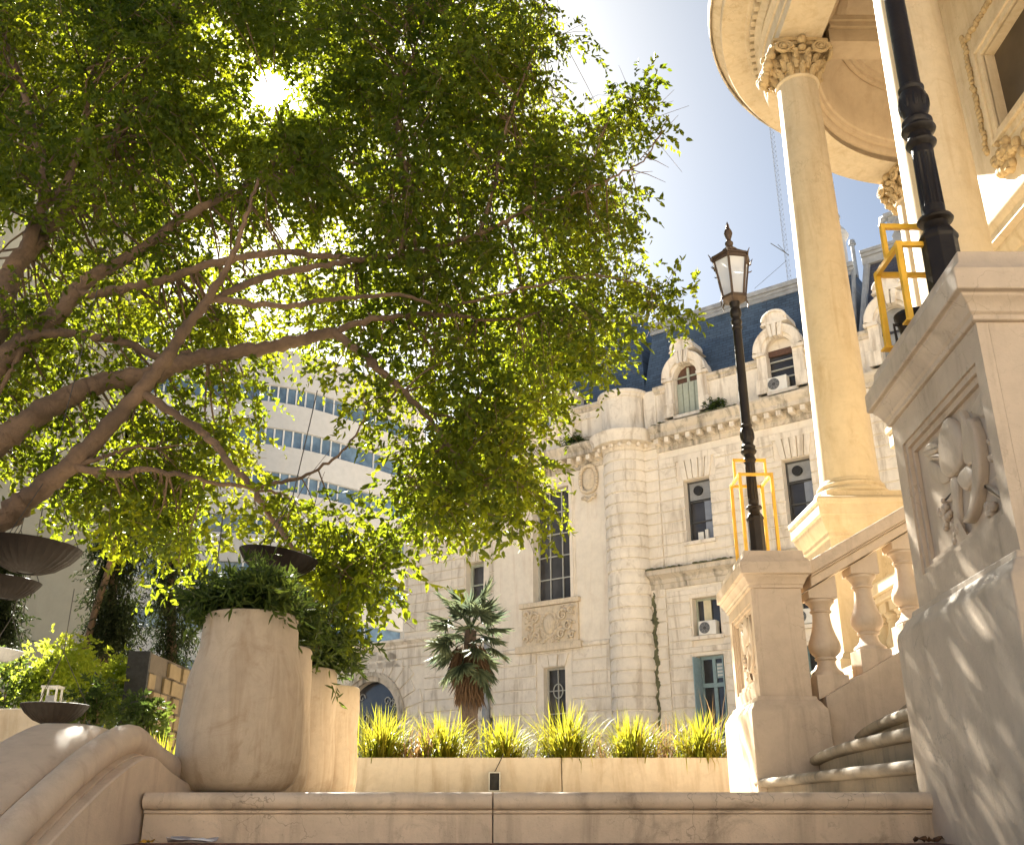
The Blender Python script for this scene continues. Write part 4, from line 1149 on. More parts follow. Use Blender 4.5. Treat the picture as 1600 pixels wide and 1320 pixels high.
for k in range(22):
    t = q.uniform(-1,1); m_.ball((cx+t*0.30*(1), yy, cz-0.68-0.14*(1-abs(t))+q.uniform(-0.06,0.06)), (0.06,0.07,0.06), 6, 5)
m_.build('cartouche', M['relief'], fb, angle=60)
# windows
def window(a, b, c, d, nx, nz, y=0.30, mat='frame', bar=0.045, extra=None, ring=False, name='window', pane='glass', edge=0.06):
    f = fl()
    f.box(a,a+edge,y-0.04,y+0.03,c,d); f.box(b-edge,b,y-0.04,y+0.03,c,d); f.box(a+edge,b-edge,y-0.04,y+0.03,c,c+edge); f.box(a+edge,b-edge,y-0.04,y+0.03,d-edge,d)
    for k in range(1,nx):
        x = a+(b-a)*k/nx; f.box(x-bar/2,x+bar/2,y-0.03,y+0.02,c+edge,d-edge)
    for k in range(1,nz):
        z = c+(d-c)*k/nz; f.box(a+edge,b-edge,y-0.027,y+0.017,z-bar/2,z+bar/2)
    if ring:
        cx_, cz_ = (a+b)/2, c+(d-c)*0.66; r = 0.2
        f.tube([(cx_+r*math.cos(2*math.pi*k/24), y-0.035, cz_+1.25*r*math.sin(2*math.pi*k/24)) for k in range(25)], 0.022, n=6)
    fo = f.build(name, M[mat], fb)
    g = fl(); g.box(a+0.01,b-0.01,y+0.0305,y+0.05,c+0.01,d-0.01); g.build('pane', M[pane], fo)
    return fo
def sill(a, b, z, y=0.0, fo=None):
    s_ = fl(); s_.box(a-0.1,b+0.1,y-0.14,y+0.28,z-0.13,z-0.003); s_.build('sill', M['lime'], fo or fb, bevel=0.01)
for (a,b,c,d) in up:
    fo = window(a,b,c,d,1,3,0.32,'darkgrey',0.05); sill(a,b,c,0,fo)
    m_ = fl(); cx_ = a+0.42*(b-a); zc = d-0.36
    m_.prism([(a+0.07,d-0.68),(b-0.07,d-0.68),(b-0.07,d-0.07),(a+0.07,d-0.07)], 0.285, 0.30); m_.build('vent_panel', M['zinc'], fo)
    m_ = fl(); m_.tube([(cx_,0.20,zc),(cx_,0.284,zc)], 0.17, n=24); m_.build('fan_duct', M['black'], fo)
    m_ = fl(); m_.box(a+0.58*(b-a),b-0.07,0.325,0.345,c+0.07,d-0.72); m_.build('blind', M['bluegrey'], fo)
    m_ = fl(); m_.box(a+0.30,a+0.50,0.24,0.30,c+0.002,c+0.36); m_.box(a+0.56,a+0.68,0.25,0.31,c+0.002,c+0.42); m_.build('sill_box', M['acwhite'], fo)
for (a,b,c,d) in mid:
    fo = window(a,b,c,d,2,1,0.34,'shutter',0.10); sill(a,b,c,0,fo)
    m_ = fl(); m_.box(a+0.28,a+0.55,0.30,0.335,c+0.07,d-0.07); m_.build('curtain', M['curtain'], fo)
    m_ = fl(); m_.box(a-0.1,b+0.1,-0.03,0.03,d+0.02,d+0.13); m_.build('lintel', M['lime'], fo)
for (a,b,c,d) in low:
    fo = window(a,b,c,d,2,1,0.34,'blueshutter',0.12,name='french_window',edge=0.10)
    m_ = fl(); m_.box(a+0.03,a+0.06,-0.30,0.28,c+0.05,d-0.05); m_.box(b-0.06,b-0.03,-0.02,0.28,c+0.05,d-0.05)
    m_.build('shutter_leaf', M['blueshutter'], fo)
    m_ = fl(); m_.box(a+0.10,b-0.10,0.27,0.30,d-1.0,d-0.86); m_.box(b-0.40,b-0.12,0.27,0.299,d-0.72,d-0.24); m_.build('transom', M['blueshutter'], fo)
    m_ = fl()
    for k in range(4): m_.box(b-0.37,b-0.16,0.255,0.27,d-0.66+0.11*k,d-0.60+0.11*k)
    m_.build('vent_slat', M['whitedim'], fo)
fo = window(*tall,3,5,0.22,'frame',0.04); 
m_ = fl()
for (o1,o2,pr) in ((0.0,0.14,0.05),(0.141,0.22,0.02)):
    a,b,c,d = tall; y = -0.12-pr
    m_.box(a-o2,a-o1,y,-0.10,c,d+o2); m_.box(b+o1,b+o2,y,-0.10,c,d+o2); m_.box(a-o1,b+o1,y,-0.10,d+o1,d+o2)
m_.build('surround', M['limesmooth'], fo)
window(*w2,2,3,0.15,'frame',0.035,ring=True)
window(*w1,1,2,0.36,'shutter',0.06,edge=0.12); window(*w1b,1,1,0.4,'zinc',0.05,pane='darkpane')
window(-8.9,-7.9,11.9,13.3,2,2,0.3,'frame'); window(-10.6,-9.8,12.0,13.2,2,2,0.3,'frame')
m_ = fl(); m_.tube([(-6.72,-0.14,0.1),(-6.72,-0.14,4.9),(-6.72,-0.05,5.1),(-6.72,-0.05,6.1)], 0.16, n=14); m_.tube([(-6.72,-0.14,3.0),(-6.72,-0.14,3.12)], 0.19, n=14); m_.build('drain_pipe', M['zinc'], fb)
# oculus dormer on the centre bay
m_ = fl(); cx, cz = -3.55, 14.65
m_.box(cx-1.0,cx+1.0,-0.30,0.6,12.98,14.0)
ring = []
for (ra, pr) in ((0.42,-0.30),(0.42,-0.46),(0.62,-0.50),(0.72,-0.42),(0.74,-0.2),(0.74,0.9),(0.42,0.9)):
    ring.append([(cx+ra*math.cos(2*math.pi*k/32), pr, cz+ra*1.6*math.sin(2*math.pi*k/32)) for k in range(32)])
m_.loft(ring, cap=False)
m_.box(cx-1.12,cx-0.8,-0.42,0.5,12.99,15.1); m_.box(cx+0.8,cx+1.12,-0.42,0.5,12.99,15.1)
m_.box(cx-1.2,cx-0.74,-0.5,0.5,15.101,15.25); m_.box(cx+0.74,cx+1.2,-0.5,0.5,15.101,15.25)
oc = m_.build('oculus_dormer', M['lime'], fb, angle=35)
m_ = fl(); m_.prism([(cx+0.43*math.cos(2*math.pi*k/28), cz+0.68*math.sin(2*math.pi*k/28)) for k in range(28)], -0.22, -0.20); m_.build('oculus_pane', M['blueglass'], oc)
m_ = fl(); m_.box(cx-0.03,cx+0.03,-0.27,-0.23,cz-0.65,cz+0.65); m_.box(cx-0.4,cx+0.4,-0.265,-0.235,cz+0.14,cz+0.19); m_.build('oculus_bar', M['whitedim'], oc)
# arched dormers
def dormer(cx):
    m = fl(); w, wo = 0.82, 0.47; zs = 14.62; zb = 13.2; y0 = -0.12
    # jambs
    for sgn in (-1,1):
        xa, xb = sorted((cx+sgn*wo, cx+sgn*w)); m.box(xa, xb, y0, 1.2, zb, zs)
        xa, xb = sorted((cx+sgn*(wo+0.03), cx+sgn*(w+0.08))); m.box(xa, xb, y0-0.08, 0.4, zb, zb+0.5)
        m.box(xa-0.02, xb+0.02, y0-0.10, 0.4, zs-0.02, zs+0.10)
    # arch ring and its barrel roof
    def ringpts(r, y): return [(cx+r*math.cos(math.pi*k/20), y, zs+0.1+r*1.02*math.sin(math.pi*k/20)) for k in range(21)]
    rings = [ringpts(wo,0.6), ringpts(wo,y0), ringpts(wo+0.12,y0-0.02), ringpts(wo+0.13,y0-0.10), ringpts(w-0.08,y0-0.12), ringpts(w+0.02,y0-0.18), ringpts(w+0.06,y0-0.16), ringpts(w+0.06,y0+0.2), ringpts(w-0.03,y0+0.22), ringpts(w-0.03,2.0)]
    m.loft([[r[k] for r in rings] for k in range(21)], cap=False, closed=False)
    # keystone and scroll crest
    for k in range(3):
        x = cx-0.14+0.14*k; m.prism([(x-0.055,zs+0.52),(x+0.055,zs+0.52),(cx+(x-cx)*1.5+0.075,zs+1.0),(cx+(x-cx)*1.5-0.075,zs+1.0)], y0-0.22-(0.05 if k==1 else 0), y0+0.05)
    m.prism([(cx-0.50,zs+1.02),(cx+0.50,zs+1.02),(cx+0.42,zs+1.12),(cx-0.42,zs+1.12)], y0-0.2, y0+0.9)
    crest = []
    for k in range(13):
        a = math.pi*k/12; crest.append((cx+0.46*math.cos(a), zs+1.121+0.42*math.sin(a)**0.8))
    m.prism(crest, y0-0.14, y0+0.7)
    m.tube([(cx-0.42,y0-0.16,zs+1.18)]+[(cx+0.42*math.cos(math.pi-math.pi*k/12), y0-0.16, zs+1.18+0.33*math.sin(math.pi*k/12)) for k in range(13)]+[(cx+0.42,y0-0.16,zs+1.18)], 0.055, n=7)
    m.box(cx-wo-0.05, cx+wo+0.05, y0-0.1, 0.4, zb-0.12, zb-0.001)
    return m.build('dormer', M['lime'], fb, angle=35)
def archpane(cx, mat, parent, y=0.22, name='pane'):
    m = fl(); wo = 0.47
    m.prism([(cx+wo,13.2)]+[(cx+wo*math.cos(math.pi*k/16),14.72+wo*math.sin(math.pi*k/16)) for k in range(17)]+[(cx-wo,13.2)], y, y+0.03)
    return m.build(name, M[mat], parent)
d1 = dormer(2.32); archpane(2.32,'wood',d1)
m_ = fl()
for k in range(4): m_.box(2.32-0.46+0.235*k, 2.32-0.46+0.235*k+0.215, 0.12, 0.17, 13.22, 14.52)
for k in range(4): m_.box(2.32-0.44+0.235*k, 2.32-0.44+0.235*k+0.175, 0.105, 0.12, 13.3, 14.44)
m_.build('shutter_leaf', M['shutter'], d1); 
m_ = fl(); m_.box(2.27,2.37,0.15,0.2,14.53,15.1); m_.box(1.88,2.76,0.16,0.19,14.74,14.80); m_.build('fanlight_bar', M['shutter'], d1)
d2 = dormer(5.9); archpane(5.9,'glass',d2)
m_ = fl()
for z in (13.75,14.07,14.39): m_.box(5.44,6.36,0.16,0.215,z,z+0.04)
m_.build('window_bar', M['frame'], d2)
m_ = fl(); m_.box(5.44,6.36,0.12,0.19,14.6,14.82); m_.build('blind_box', M['wood'], d2)
m_ = fl(); m_.prism([(5.9+0.46*math.cos(math.pi*k/16),14.821+0.46*math.sin(math.pi*k/16)*0.85) for k in range(17)], 0.14, 0.2); m_.build('tympanum', M['lime'], d2)
d3 = dormer(9.75); archpane(9.75,'zinc',d3)
# roofs
def roof(mb, a, b, z0, z1, y0, y1, ha=0, hb=0):
    mb.add([(a,y0,z0),(b,y0,z0),(b-hb,y1,z1),(a+ha,y1,z1),(a,9,z0),(b,9,z0),(b-hb,8,z1),(a+ha,8,z1)], [(0,1,2,3),(4,7,6,5),(3,2,6,7),(0,3,7,4),(1,5,6,2)])
m_ = fl(); roof(m_, 0.3, 8.3, 14.3, 17.72, 0.32, 1.5); m_.build('slate_roof', M['slate'], fb)
m_ = fl(); roof(m_, 8.62, 16.0, 14.3, 17.75, 0.18, 1.35, 0.25, 0.2); m_.build('slate_roof', M['slatedk'], fb)
m_ = fl(); roof(m_, -7.0, 0.45, 14.3, 18.9, 0.30, 1.9, 1.0, 1.0); m_.build('slate_roof', M['slate'], fb)
m_ = fl(); roof(m_, S0, -6.4, 13.9, 16.4, 0.35, 1.5, 0.5, 0); m_.build('slate_roof', M['slate'], fb)
m_ = fl()
m_.box(0.2,8.4,1.36,1.75,17.70,17.82); m_.box(0.2,8.4,1.28,1.75,17.821,18.0); m_.box(0.2,8.4,1.40,1.75,17.55,17.699)
m_.box(8.75,15.9,1.08,1.7,17.90,18.02); m_.box(8.75,15.9,1.16,1.7,17.62,17.899); m_.box(8.75,15.9,1.02,1.7,18.021,18.14)
m_.box(-6.1,-0.5,1.75,2.1,18.85,19.05)
m_.tube([(8.62,0.16,14.3),(8.87,1.30,17.7)], 0.12, n=8); m_.tube([(8.36,0.30,14.3),(8.34,1.45,17.7)], 0.08, n=8)
m_.build('roof_ridge', M['zinc'], fb, bevel=0.01)
# carved crest on the right pavilion
m_ = fl(); y = 1.1
m_.box(9.9,12.8,y,y+0.5,18.141,18.35)
m_.prism([(9.85,18.351),(12.9,18.351),(12.8,18.6),(12.9,19.15),(9.8,19.15),(10.0,18.6)], y+0.06, y+0.42)
m_.box(9.7,13.0,y-0.05,y+0.5,19.151,19.28)
for cx_ in (10.2,10.9,12.0,12.6):
    m_.tube([(cx_+0.26*math.cos(2*math.pi*k/16), y+0.03, 18.74+0.27*math.sin(2*math.pi*k/16)) for k in range(17)], 0.05, n=6)
    m_.ball((cx_,y+0.06,18.74),(0.14,0.06,0.16),8,6)
for cx_ in (10.55,11.3): m_.box(cx_-0.09,cx_+0.09,y-0.02,y+0.06,18.36,19.14)
m_.tube([(9.85,y+0.2,19.28),(9.6,y+0.2,19.2),(9.55,y+0.2,19.0),(9.75,y+0.2,18.85)], [0.12,0.14,0.12,0.07], n=8)
m_.ball((11.6,y+0.2,19.4),(0.16,0.16,0.2),8,6)
m_.build('roof_crest', M['zinc'], fb, angle=45)
# pale turret with chimney pots behind the ridge
tu = thing('roof_turret', 'pale stone turret with two chimney pots behind the slate ridge, beside the tall column', 'turret', at(1311,430,33.5))
m_ = MB(); m_.lathe([(0,-2.5),(0.42,-2.5),(0.42,1.55),(0.55,1.62),(0.58,1.75),(0.30,2.2),(0.12,2.45),(0.0,2.46)], n=10, phase=0.3); m_.build('turret_body', M['white'], tu, angle=25)
m_ = MB()
for x, h in ((0.0,2.9),(0.24,2.55)): m_.lathe([(0,2.0),(0.08,2.0),(0.07,h),(0.13,h+0.03),(0.13,h+0.15),(0,h+0.16)], c=(x,0,0), n=10)
m_.build('chimney_pot', M['zinc'], tu)
vp = thing('vent_pipe', 'thin grey roof pipe standing on the slate ridge right of the tall column', 'pipe', at(1336,412,31.2))
m_ = MB(); m_.lathe([(0,-0.8),(0.07,-0.8),(0.07,0.85),(0,0.86)], n=10); m_.build('pipe', M['zinc'], vp)
m_ = MB(); m_.lathe([(0,0.80),(0.14,0.80),(0.10,0.98),(0,0.985)], n=12); m_.build('pipe_cap', M['zinc'], vp)

# air conditioners, plants on the ledges
FR = Matrix.Translation((4.5,34.0,0)) @ Matrix.Rotation(math.atan2(-.5988,.8009), 4, 'Z')
def ac(label, s, y, z, w=0.62, h=0.46):
    p = thing('air_conditioner', label, 'air conditioner', FR @ Vector((s,y,z)), math.atan2(-.5988,.8009), 'air conditioners in the mansion windows')
    m = MB(); m.box(-w/2,w/2,-0.16,0.14,0,h); m.build('casing', M['acwhite'], p, bevel=0.015)
    m = MB(); cx_, cz_ = -w*0.14, h/2; r = h*0.40
    for q in (1.0,0.8,0.6,0.4): m.tube([(cx_+r*q*math.cos(2*math.pi*k/24), -0.168, cz_+r*q*math.sin(2*math.pi*k/24)) for k in range(25)], 0.008, n=4)
    for k in range(8): a = k*math.pi/4; m.tube([(cx_+r*0.3*math.cos(a),-0.168,cz_+r*0.3*math.sin(a)),(cx_+r*math.cos(a),-0.168,cz_+r*math.sin(a))],0.007,n=4)
    m.build('fan_guard', M['zinc'], p)
    m = MB(); m.tube([(cx_,-0.1615,cz_),(cx_,-0.1605,cz_)], r, n=28); m.build('fan_opening', M['darkgrey'], p)
ac('white air conditioner in the dormer window right of the lamp lantern', 5.72, 0.0, 13.22, 0.72, 0.50)
ac('white air conditioner on the sill of the small window left of the smaller carved post', 2.45, 0.10, 5.36)
ac('white air conditioner seen between the small carved post and the first baluster', 5.75, 0.05, 5.36)
def ledge_plant(label, s, y, z, r, n=26):
    c = FR @ Vector((s,y,z)); C = blob((c.x,c.y,c.z+r*0.6),(r,r*0.6,r*0.7),n)
    shrub('ledge_plant', label, c, C, [0.12]*n, 40, M['shrubleaf'], 0.10, 0.35, 0.2, 0.15, 4, 'plant', 'weeds growing on the mansion ledges')
ledge_plant('green weed growing on the cornice beside the shuttered dormer', 3.45, -0.2, 12.95, 0.38)
ledge_plant('green weed growing on the ledge below the oval window', -2.35, -0.35, 12.95, 0.38)

# ------------------------------------------------------------------ modern white building far behind the tree
mbd = thing('office_block', 'white office block with curved floor bands and blue strip windows, behind the tree', 'building', (-14,66,0.06))
path = [(-60,54.0),(-30,60.0),(-17.5,62.6)]
for k in range(1,10):
    a = k/9; path.append((-17.5+5.2*a - 0.9*math.sin(math.pi*a)*0.0, 62.6 + 0.9*a + 2.4*a*a))
path += [(-10.2,67.9),(-8.0,70.6)]
def strip(off, z0, z1, th):
    m = local(mbd); outer = []; inner = []
    for i, p in enumerate(path):
        a = path[max(i-1,0)]; b = path[min(i+1,len(path)-1)]
        d = Vector((b[0]-a[0], b[1]-a[1])).normalized(); n = Vector((d.y, -d.x))
        outer.append((p[0]+n.x*off, p[1]+n.y*off)); inner.append((p[0]-n.x*(th-off), p[1]-n.y*(th-off)))
    m.loft([[(o[0],o[1],z0),(o[0],o[1],z1),(i_[0],i_[1],z1),(i_[0],i_[1],z0)] for o, i_ in zip(outer, inner)])
    return m
FP = 3.15
for k in range(9):
    zg = 1.1 + FP*k
    strip(0.0, zg, zg+1.25, 0.3).build('window_strip', M['blueglass'], mbd, angle=20)
    strip(0.25, zg+1.251, zg+FP-0.001 if k < 8 else zg+FP+0.9, 0.6).build('floor_band', M['white'], mbd, angle=20)
m_ = local(mbd)
for i in range(len(path)-1):
    a, b = Vector(path[i]), Vector(path[i+1]); n_ = max(1, int((b-a).length/4.5))
    for j in range(n_):
        p = a.lerp(b, j/n_); d = (b-a).normalized(); nn = Vector((d.y,-d.x)); q = p + nn*0.03
        for k in range(9): m_.box(q.x-0.045,q.x+0.045,q.y-0.05,q.y+0.05,1.11+FP*k,1.1+FP*k+1.24)
m_.build('mullion', M['whitedim'], mbd)
m_ = local(mbd); m_.prism_z([(-8.3,70.8),(-60,54.5),(-60,85),(-8.3,85)][::-1], 0.07, 30.0); m_.build('core_wall', M['white'], mbd)
m_ = local(mbd); m_.box(-8.29,-7.6,70.7,84,0.07,30.4); m_.build('end_wall', M['white'], mbd)

gw = thing('party_wall', 'tall plain grey green rendered wall with faint vertical joints at the far left', 'wall', (-22,31,0.06))
m_ = local(gw)
xs = [-40,-17.3,-14.95,-12.7]
for a, b in zip(xs[:-1], xs[1:]): m_.box(a+0.02,b-0.02,30,30.4,0.061,34)
m_.build('render_panel', M['greywall'], gw)
m_ = local(gw); m_.box(-40,-12.72,30.06,31,0.061,33.9); m_.build('joint_backing', M['darkgrey'], gw)

am = thing('antenna_mast', 'thin steel lattice antenna mast against the sky, left of the tall column', 'mast', (19.37,60,14))
m_ = MB(); wd = 0.17; H_ = 44.0
cs = [(wd*math.cos(R(90+120*k)), wd*math.sin(R(90+120*k))) for k in range(3)]
for x, y in cs: m_.tube([(x,y,0),(x,y,H_)], 0.006, n=4)
k = 0; z = 14.0
while z < H_-0.4:
    for j in range(3):
        a, b = cs[j], cs[(j+1)%3]
        m_.tube([(a[0],a[1],z),(b[0],b[1],z+0.42)], 0.006, n=3); m_.tube([(a[0],a[1],z),(b[0],b[1],z)], 0.006, n=3)
    z += 0.42
m_.build('lattice', M['mast'], am)
m_ = MB(); m_.tube([(-1.0,0,23.4),(0,0,22.6),(0.2,0,22.4)], 0.03, n=4); m_.tube([(0,0,22.6),(-0.5,0,23.3)],0.02,n=4); m_.build('small_aerial', M['mast'], am)
m_ = MB(); m_.tube([(0,0,22.0),(-2.9,-1.5,18.9)], 0.014, n=4); m_.build('guy_wire', M['mast'], am)

# ------------------------------------------------------------------ big tree
tr = thing('fig_tree', 'large spreading tree with sunlit green leaves and long brown limbs, left half of the view', 'tree', (-5.9,8.6,0.06))
TL = Vector((-5.9,8.6,0.06))
def pth(pts, y0, y1):
    n = len(pts); return [at(p[0], p[1], y0+(y1-y0)*i/(n-1)) for i, p in enumerate(pts)]
def smooth_path(pts, sub=4):
    out = []
    for i in range(len(pts)-1):
        p0 = pts[max(i-1,0)]; p1 = pts[i]; p2 = pts[i+1]; p3 = pts[min(i+2,len(pts)-1)]
        for k in range(sub):
            t = k/sub
            out.append(0.5*((2*p1)+(p2-p0)*t+(2*p0-5*p1+4*p2-p3)*t*t+(3*p1-p0-3*p2+p3)*t**3))
    out.append(pts[-1]); return out
NODES = []
def limb(pts, r0, r1, name='limb', wob=0.012):
    if name == 'limb' and NODES and (pts[0]-FK).length > 1e-4:      # spring from the wood that is already there
        nb = min(NODES, key=lambda n_: (n_[0]-pts[0]).length)
        if (nb[0]-pts[0]).length < 1.2: pts = [nb[0].copy()] + pts[1:]; r0 = min(r0, nb[1]*0.9)
    q = smooth_path(pts, 9); n = len(q)
    rad = [r0+(r1-r0)*(i/(n-1))**0.8 for i in range(n)]
    q = [p + Vector(rng.normal(size=3))*wob*(0.2 if i in (0,n-1) else 0.7) for i, p in enumerate(q)]
    k1, k2 = rng.uniform(0,6,2); rad = [r*(1+0.07*math.sin(i*0.9+k1)+0.05*math.sin(i*2.3+k2))*rng.uniform(0.95,1.06) for i, r in enumerate(rad)]
    NODES.extend([(p, r) for p, r in zip(q, rad)])
    m = MB(xf=lambda p: (p[0]-TL.x,p[1]-TL.y,p[2]-TL.z))
    m.tube(q, rad, n=10); return m.build(name, M['bark'], tr, angle=80)
FK = at(-158,960,8.6)
limb([Vector((-5.95,8.65,-0.1)), Vector((-5.8,8.62,0.7)), Vector((-5.55,8.6,1.3)), FK], 0.30, 0.2, 'trunk', 0.0)
limb([FK]+pth([(0,815),(67,762),(140,697),(200,633),(253,570),(290,513),(323,470),(353,420),(385,340),(404,280)],8.5,7.9), 0.13, 0.012)
limb([FK]+pth([(-60,740),(0,693),(50,653),(110,617),(160,597),(230,587),(283,567),(333,557),(417,543),(477,530),(520,520)],8.6,8.9), 0.14, 0.055)
limb(pth([(520,520),(567,553),(607,590),(660,643),(700,693),(733,740),(738,790)],8.9,8.6), 0.05, 0.010)
limb(pth([(500,522),(580,500),(680,490),(780,500),(870,480)],8.9,9.3), 0.045, 0.008)
limb([FK]+pth([(-70,650),(0,567),(40,533),(97,483),(123,450),(160,423),(207,398),(287,340),(343,310),(383,290),(450,230)],8.7,9.4), 0.15, 0.02)
limb([FK]+pth([(-90,690),(-40,580),(0,500),(13,440),(33,403),(67,367),(93,333),(110,307),(160,253),(187,200),(240,90),(300,-60)],8.7,10), 0.17, 0.03)
limb(pth([(60,375),(70,290),(50,190),(37,147),(0,37),(-40,-90)],8.9,9.4), 0.075, 0.025)
limb(pth([(90,335),(105,283),(133,183),(150,100),(190,-30)],9.0,9.8), 0.07, 0.02)
limb(pth([(30,540),(60,523),(133,523),(207,540),(253,560),(300,552)],8.7,8.8), 0.05, 0.035)
limb(pth([(110,468),(187,453),(267,433),(333,413),(420,395),(500,400),(575,405),(687,386),(762,360),(811,334),(837,319),(905,300),(980,266),(1014,240),(1045,180)],9.0,9.2), 0.055, 0.005)
limb(pth([(323,475),(413,433),(500,416),(580,404)],8.1,9.0), 0.05, 0.03)
limb(pth([(333,477),(450,478),(500,470),(624,461),(700,478),(820,450),(930,430),(1030,455)],8.2,9.2), 0.04, 0.006)
limb(pth([(225,615),(290,657),(333,690),(360,727),(393,760),(430,817),(450,845)],8.3,7.9), 0.042, 0.018)
limb(pth([(393,760),(470,745),(540,700),(570,650)],8.0,8.4), 0.022, 0.006)
limb(pth([(110,737),(187,740),(233,733),(333,753),(440,770)],8.3,8.6), 0.045, 0.012)
limb(pth([(110,735),(160,715),(200,700),(250,700)],8.3,8.5), 0.028, 0.010)
limb(pth([(450,845),(500,885),(560,905),(610,880)],7.9,8.0), 0.018, 0.006)
limb(pth([(30,545),(-10,640),(10,700),(60,750)],8.6,9.2), 0.03, 0.01)
limb(pth([(740,355),(770,300),(790,200),(830,90),(850,0)],9.1,9.6), 0.03, 0.008)
limb(pth([(620,405),(640,300),(620,180),(660,40),(700,-100)],9.1,9.8), 0.035, 0.01)
limb(pth([(880,306),(930,240),(950,190),(1000,150)],9.2,9.4), 0.018, 0.004)
limb(pth([(660,643),(720,655),(790,640),(850,650)],8.8,9.0), 0.015, 0.005)
limb(pth([(700,690),(660,720),(630,750)],8.7,8.6), 0.012, 0.004)

REG = [   # outline in the photo, clumps, depth range
 ([(-60,-60),(835,-60),(850,30),(830,95),(890,150),(960,165),(985,190),(1000,215),(960,240),(935,285),(800,300),(560,310),(330,300),(200,330),(-60,300)],700,8.4,13.5,185),
 ([(-60,-60),(640,-60),(640,200),(500,280),(-60,290)],130,11.5,15.0,165),
 ([(560,290),(950,285),(990,340),(985,400),(1000,440),(1030,470),(985,490),(980,530),(955,560),(930,605),(880,590),(820,560),(740,545),(640,540),(560,500)],215,8.6,11.8),
 ([(80,290),(560,290),(560,520),(420,560),(180,540),(60,420)],150,8.9,12.5),
 ([(-40,430),(100,470),(250,560),(400,550),(420,610),(390,690),(370,780),(330,820),(200,780),(120,760),(-40,690)],112,8.7,11.0),
 ([(560,520),(700,560),(690,590),(560,600),(500,590)],10,8.7,10.2),
 ([(680,665),(740,640),(805,645),(822,700),(845,795),(805,835),(780,800),(745,825),(700,805),(690,830),(655,790),(650,755)],54,8.2,9.8),
 ([(640,590),(760,575),(850,600),(850,660),(760,650),(660,660)],22,8.4,10.4),
 ([(620,690),(670,680),(690,800),(640,820),(640,760)],6,8.2,9.4),
 ([(560,600),(630,600),(610,670),(580,680)],3,8.4,9.4),
 ([(500,840),(560,820),(590,860),(600,890),(570,930),(540,960),(510,910),(500,870)],28,7.6,8.8),
 ([(400,780),(500,780),(480,810),(400,815)],6,8.0,9.0),
 ([(110,760),(330,760),(320,850),(250,890),(180,830),(120,820)],24,8.6,10.0),
 ([(1010,455),(1060,465),(1040,480),(1010,490)],4,9.0,9.4),
 ([(870,40),(885,60),(865,80)],3,9.2,9.6),
 ([(980,150),(1025,150),(1030,205),(990,220)],5,9.1,9.5),
 # the crown goes on above and to the left of the picture
 ([(-60,-60),(880,-60),(840,-260),(620,-460),(200,-560),(-60,-500)],70,9.5,12.5),
 ([(-60,-500),(-60,560),(-350,500),(-600,200),(-600,-200),(-350,-450)],35,7.2,11.0),
]
REG += [([(690,660),(740,650),(800,655),(820,700),(830,780),(800,810),(720,790),(680,760)],16,10.6,13.2),
 ([(700,480),(960,470),(960,530),(910,590),(860,590),(700,560)],16,11.0,13.6),
 ([(760,520),(860,550),(865,640),(810,640),(750,570)],46,12.8,15.5)]
CL = []; PER = []
for rg in REG:
    poly, n, y0, y1 = rg[:4]
    CL.append(sample_poly(poly, n, y0, y1)); PER.append(np.full(n, rg[4] if len(rg) > 4 else 118))
CL = np.concatenate(CL); PER = np.concatenate(PER)
# thin the leaves where the sun shines straight through
k = 1.0/np.maximum(CS*1.0, 1e-6)
d = CL/np.linalg.norm(CL, axis=1, keepdims=True)
angd = np.degrees(np.arccos(np.clip(d @ np.array(SUN), -1, 1)))
keep = (angd > 1.7)
CL = CL[keep]; PER = PER[keep]
rad = rng.uniform(0.20,0.36,len(CL))
P, D = twig_leaves(CL, PER, rad, 0.38, 0.24)
d = P/np.linalg.norm(P, axis=1, keepdims=True)
angd = np.degrees(np.arccos(np.clip(d @ np.array(SUN), -1, 1)))
ok = (angd > 0.95)
P, D = P[ok], D[ok]
L = rng.uniform(0.65,1.25,len(P))*0.077*np.repeat(rng.uniform(0.75,1.3,len(P)//9+1),9)[:len(P)]
leaves('crown', P-np.array(TL), D, L, L*0.50, M['leaf'], tr, 0.22)
tw = MB(xf=lambda p: (p[0]-TL.x,p[1]-TL.y,p[2]-TL.z))
NP_ = np.array([tuple(n[0]) for n in NODES])
for c in CL[::1]:
    cd_ = Vector(c).normalized()
    if cd_.angle(SUN) < R(3.2): continue
    i = int(np.argmin(((NP_-c)**2).sum(1))); a = NODES[i][0]; b = Vector(c)
    if (b-a).length > 2.6: continue
    mid = a.lerp(b, 0.5) + Vector(rng.normal(size=3))*0.10*(b-a).length
    q = smooth_path([a, mid, b], 3); r0 = min(NODES[i][1]*0.6, 0.016)
    tw.tube(q, [r0+(0.003-r0)*t/(len(q)-1) for t in range(len(q))], n=4)
    for _ in range(3):
        e = b + Vector(rng.normal(size=3))*0.22
        tw.tube([b, b.lerp(e,0.5)+Vector(rng.normal(size=3))*0.03, e], [0.004,0.003,0.002], n=3)
for a, b in (((1000,250),(1060,180)),((1005,245),(1045,262)),((985,265),(1040,285)),((985,275),(1020,268))):
    p, q_ = at(*a,9.25), at(*b,9.3); tw.tube([p, p.lerp(q_,0.5)+Vector((0,0,0.02)), q_], [0.006,0.004,0.002], n=4)
tw.build('twig', M['bark'], tr, angle=80)

